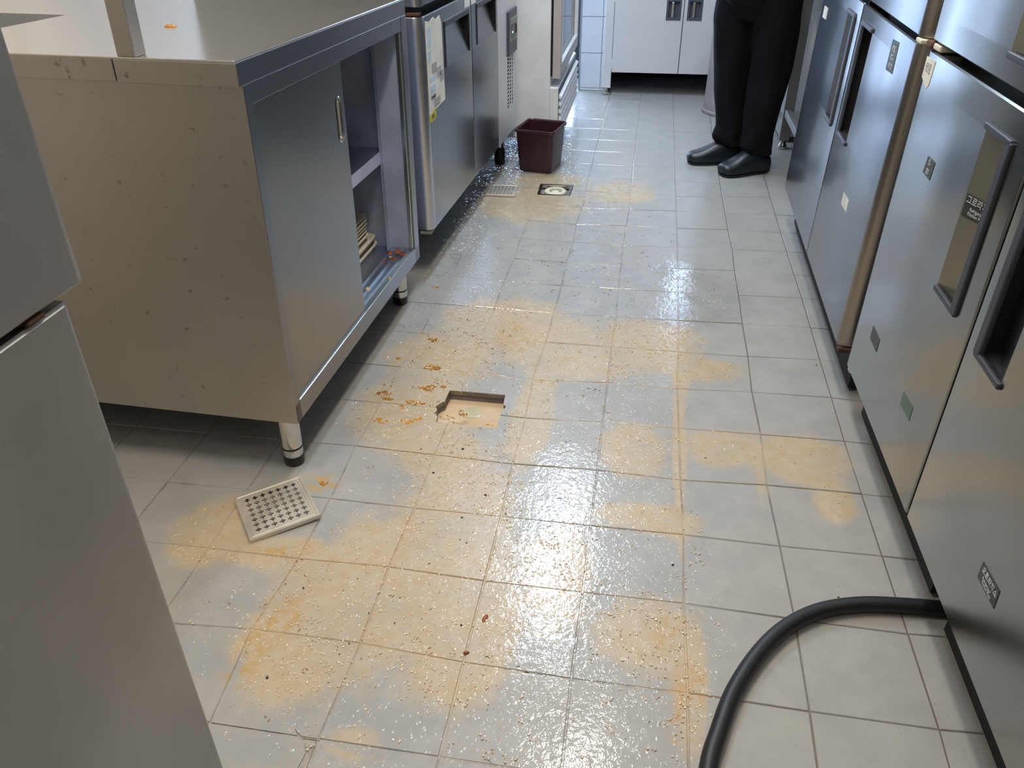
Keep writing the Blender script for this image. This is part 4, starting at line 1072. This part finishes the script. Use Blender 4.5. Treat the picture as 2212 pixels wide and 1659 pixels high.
for s in (-1, 1):
    # legs (under the trousers) ; s=+1 far leg, s=-1 near leg
    hip = addn((.28 if s > 0 else .31, 1.0+s*.075, .86, .070), 0)
    kn = addn((.235 if s > 0 else .355, 1.0+s*.065, .48, .042), hip)
    an = addn((.275 if s > 0 else .375, 1.0+s*.065+(.025 if s > 0 else .03), .10, .024), kn)
    sh = addn((.285, 1.0+s*.165, 1.38, .056), 3)
    el = addn((.275, 1.0+s*.235, 1.13, .042), sh)
    wr = addn((.16, 1.0+s*.16, .99, .027), el)
    pa = addn((.105, 1.0+s*.135, .985, (.030, .018)), wr)
    for k, (dy, ln) in enumerate(((-.028, .060), (-.010, .072), (.010, .068), (.028, .054))):
        b1 = addn((.070, 1.0+s*.135+dy, .985, .0088), pa)
        b2 = addn((.070-ln*.55, 1.0+s*.135+dy, .972, .0082), b1)
        b3 = addn((.072-ln*.85, 1.0+s*.135+dy, .948, .0072), b2)
    t1 = addn((.118, 1.0+s*.135-s*.036, .990, .0100), pa)
    t2 = addn((.085, 1.0+s*.135-s*.052, .972, .0088), t1)
addn((.158, 1.0, 1.615, .014), 6)  # nose
body = skin_mesh('body', N, E_, M['skin'], 0, 1)
def ellipsoid(name, c, r, mat, n=20, m=12, zmin=-1.0):
    rs = []
    for i in range(m+1):
        t = -math.pi/2+math.pi*i/m
        z = max(math.sin(t), zmin)
        rs.append([loc(c[0]+r[0]*math.cos(t)*math.cos(6.283*j/n), c[1]+r[1]*math.cos(t)*math.sin(6.283*j/n), c[2]+r[2]*z) for j in range(n)])
    return MB().rings(rs).build(name, mat, pn, smooth=True)
ellipsoid('hair', (.285, 1.0, 1.675), (.098, .092, .085), M['hair'])
for s in (-1, 1):
    ellipsoid('eye', (.176, 1.0+s*.032, 1.640), (.010, .014, .010), M['eye'])
    ellipsoid('ear', (.262, 1.0+s*.088, 1.625), (.016, .008, .030), M['skin'])
ellipsoid('mouth', (.176, 1.0, 1.572), (.008, .024, .006), M['scrap'])
# shirt
def oval(cx, cy, z, hx, hy, n=32, wob=0, seed=0, tx=0, ty=0):
    out = []
    for j in range(n):
        a = 6.283185*j/n
        k = 1+wob*noise.noise(Vector((math.cos(a)*1.6+seed, math.sin(a)*1.6, z*7)))
        x, y = hx*k*math.cos(a), hy*k*math.sin(a)
        out.append(loc(cx+x, cy+y, z+tx*x+ty*y))
    return out
MB().rings([oval(.29, 1.0, .84, .135, .185, wob=.1), oval(.29, 1.0, .98, .130, .175, wob=.08), oval(.285, 1.0, 1.18, .140, .185, wob=.05), oval(.283, 1.0, 1.34, .130, .195), oval(.28, 1.0, 1.42, .085, .130), oval(.277, 1.0, 1.455, .060, .065)], cap0=False, cap1=False).build('shirt', M['shirt'], pn, smooth=True)
for s in (-1, 1):
    MB().tube([loc(.284, 1.0+s*.13, 1.38), loc(.285, 1.0+s*.19, 1.33), loc(.28, 1.0+s*.225, 1.20)], [.072, .068, .060], 20).build('sleeve', M['shirt'], pn, smooth=True)

# trousers: two loose legs and a seat, fused
def leg_rings(path, seed):
    rs = []
    nseg = len(path)-1
    for i in range(nseg*5+1):
        u = i/5; k = min(int(u), nseg-1); f = u-k
        p = [path[k][j]*(1-f)+path[k+1][j]*f for j in range(5)]
        fold = .08+.14*max(0, 1-(p[2]-.08)/.30)
        rs.append(oval(p[0], p[1], p[2], p[3], p[4], n=40, wob=fold, seed=seed))
    return rs
far = [(.262, 1.094, .095, .080, .080), (.240, 1.094, .130, .078, .082), (.244, 1.090, .18, .070, .078), (.228, 1.088, .30, .074, .083), (.212, 1.082, .47, .086, .095), (.205, 1.066, .65, .103, .105), (.235, 1.050, .82, .120, .115), (.27, 1.03, .90, .12, .12)]
near = [(.368, .978, .085, .070, .072), (.356, .967, .12, .073, .076), (.358, .960, .18, .068, .076), (.362, .958, .30, .080, .085), (.368, .955, .47, .090, .092), (.362, .952, .65, .098, .105), (.335, .960, .82, .118, .115), (.31, .975, .90, .12, .12)]
b = MB()
b.rings(leg_rings(far, 1.0)); b.rings(leg_rings(near, 5.0))
b.rings([oval(.283, 1.005, z, hx, hy, n=40, wob=.04) for z, hx, hy in ((.66, .10, .10), (.74, .150, .150), (.86, .155, .185), (.96, .145, .180), (1.02, .135, .170))])
tr = b.build('trousers', M['cloth'], pn, smooth=True, label='loose black cotton trousers')
rm = tr.modifiers.new('fuse', 'REMESH'); rm.mode = 'VOXEL'; rm.voxel_size = .0075; rm.use_smooth_shade = True
sm = tr.modifiers.new('soft', 'SMOOTH'); sm.factor = .5; sm.iterations = 4

def clog(heel, toe, wid, name_label):
    hx, hy = heel; tx, ty = toe
    L_ = math.hypot(tx-hx, ty-hy); dx, dy = (tx-hx)/L_, (ty-hy)/L_; px, py = -dy, dx
    #   t, halfwidth, top height, bottom z
    st = [(0, .018, .055, .014), (.03, .030, .068, .006), (.10, .038, .080, .003), (.22, .041, .086, .002), (.36, .042, .094, .002), (.50, .045, .098, .002), (.62, .049, .084, .002), (.74, .052, .067, .003), (.84, .051, .056, .005), (.92, .046, .052, .009), (.97, .036, .047, .014), (1.0, .020, .038, .020)]
    rs = []
    for t, hw, zt, zb in st:
        zt *= 1.12
        c = (hx+dx*L_*t, hy+dy*L_*t); ring = []
        for j in range(24):
            a = 6.283185*j/24
            ca, sa = math.cos(a), math.sin(a)
            sx = math.copysign(abs(ca)**.75, ca); sz = math.copysign(abs(sa)**(.75 if sa > 0 else .35), sa)
            z = (zt+zb)/2+(zt-zb)/2*sz; s_ = hw*sx*wid*(1 if sa < 0 else 1-.10*sa)
            ring.append(loc(c[0]+px*s_, c[1]+py*s_, z))
        rs.append(ring)
    o = MB().rings(rs).build('clog', M['clog'], pn, smooth=True, label=name_label)
    o.data.polygons.foreach_set('use_smooth', [True]*len(o.data.polygons))
    s = o.modifiers.new('round', 'SUBSURF'); s.levels = 1; s.render_levels = 2
    # sole edge
    b = MB(); out = [[], []]
    lo, hi = [], []
    left = [(t, hw) for t, hw, _, _ in st]
    loop = [(t, hw*1.0) for t, hw in left]+[(t, -hw*1.0) for t, hw in left[::-1]]
    for zz, k in ((.0005, .93), (.012, 1.0)):
        r = [loc(hx+dx*L_*(.5+(t-.5)*k*.97)+px*h*k*wid, hy+dy*L_*(.5+(t-.5)*k*.97)+py*h*k*wid, zz) for t, h in loop]
        (lo if zz < .005 else hi).extend(r)
    MB().rings([lo, hi]).build('sole', M['black'], o, smooth=False)
    return o
clog((.352, 1.105), (.052, 1.052), .98, 'black rubber clog on the foot further away')
clog((.432, .985), (.200, .872), 1.0, 'black rubber clog on the nearer foot')
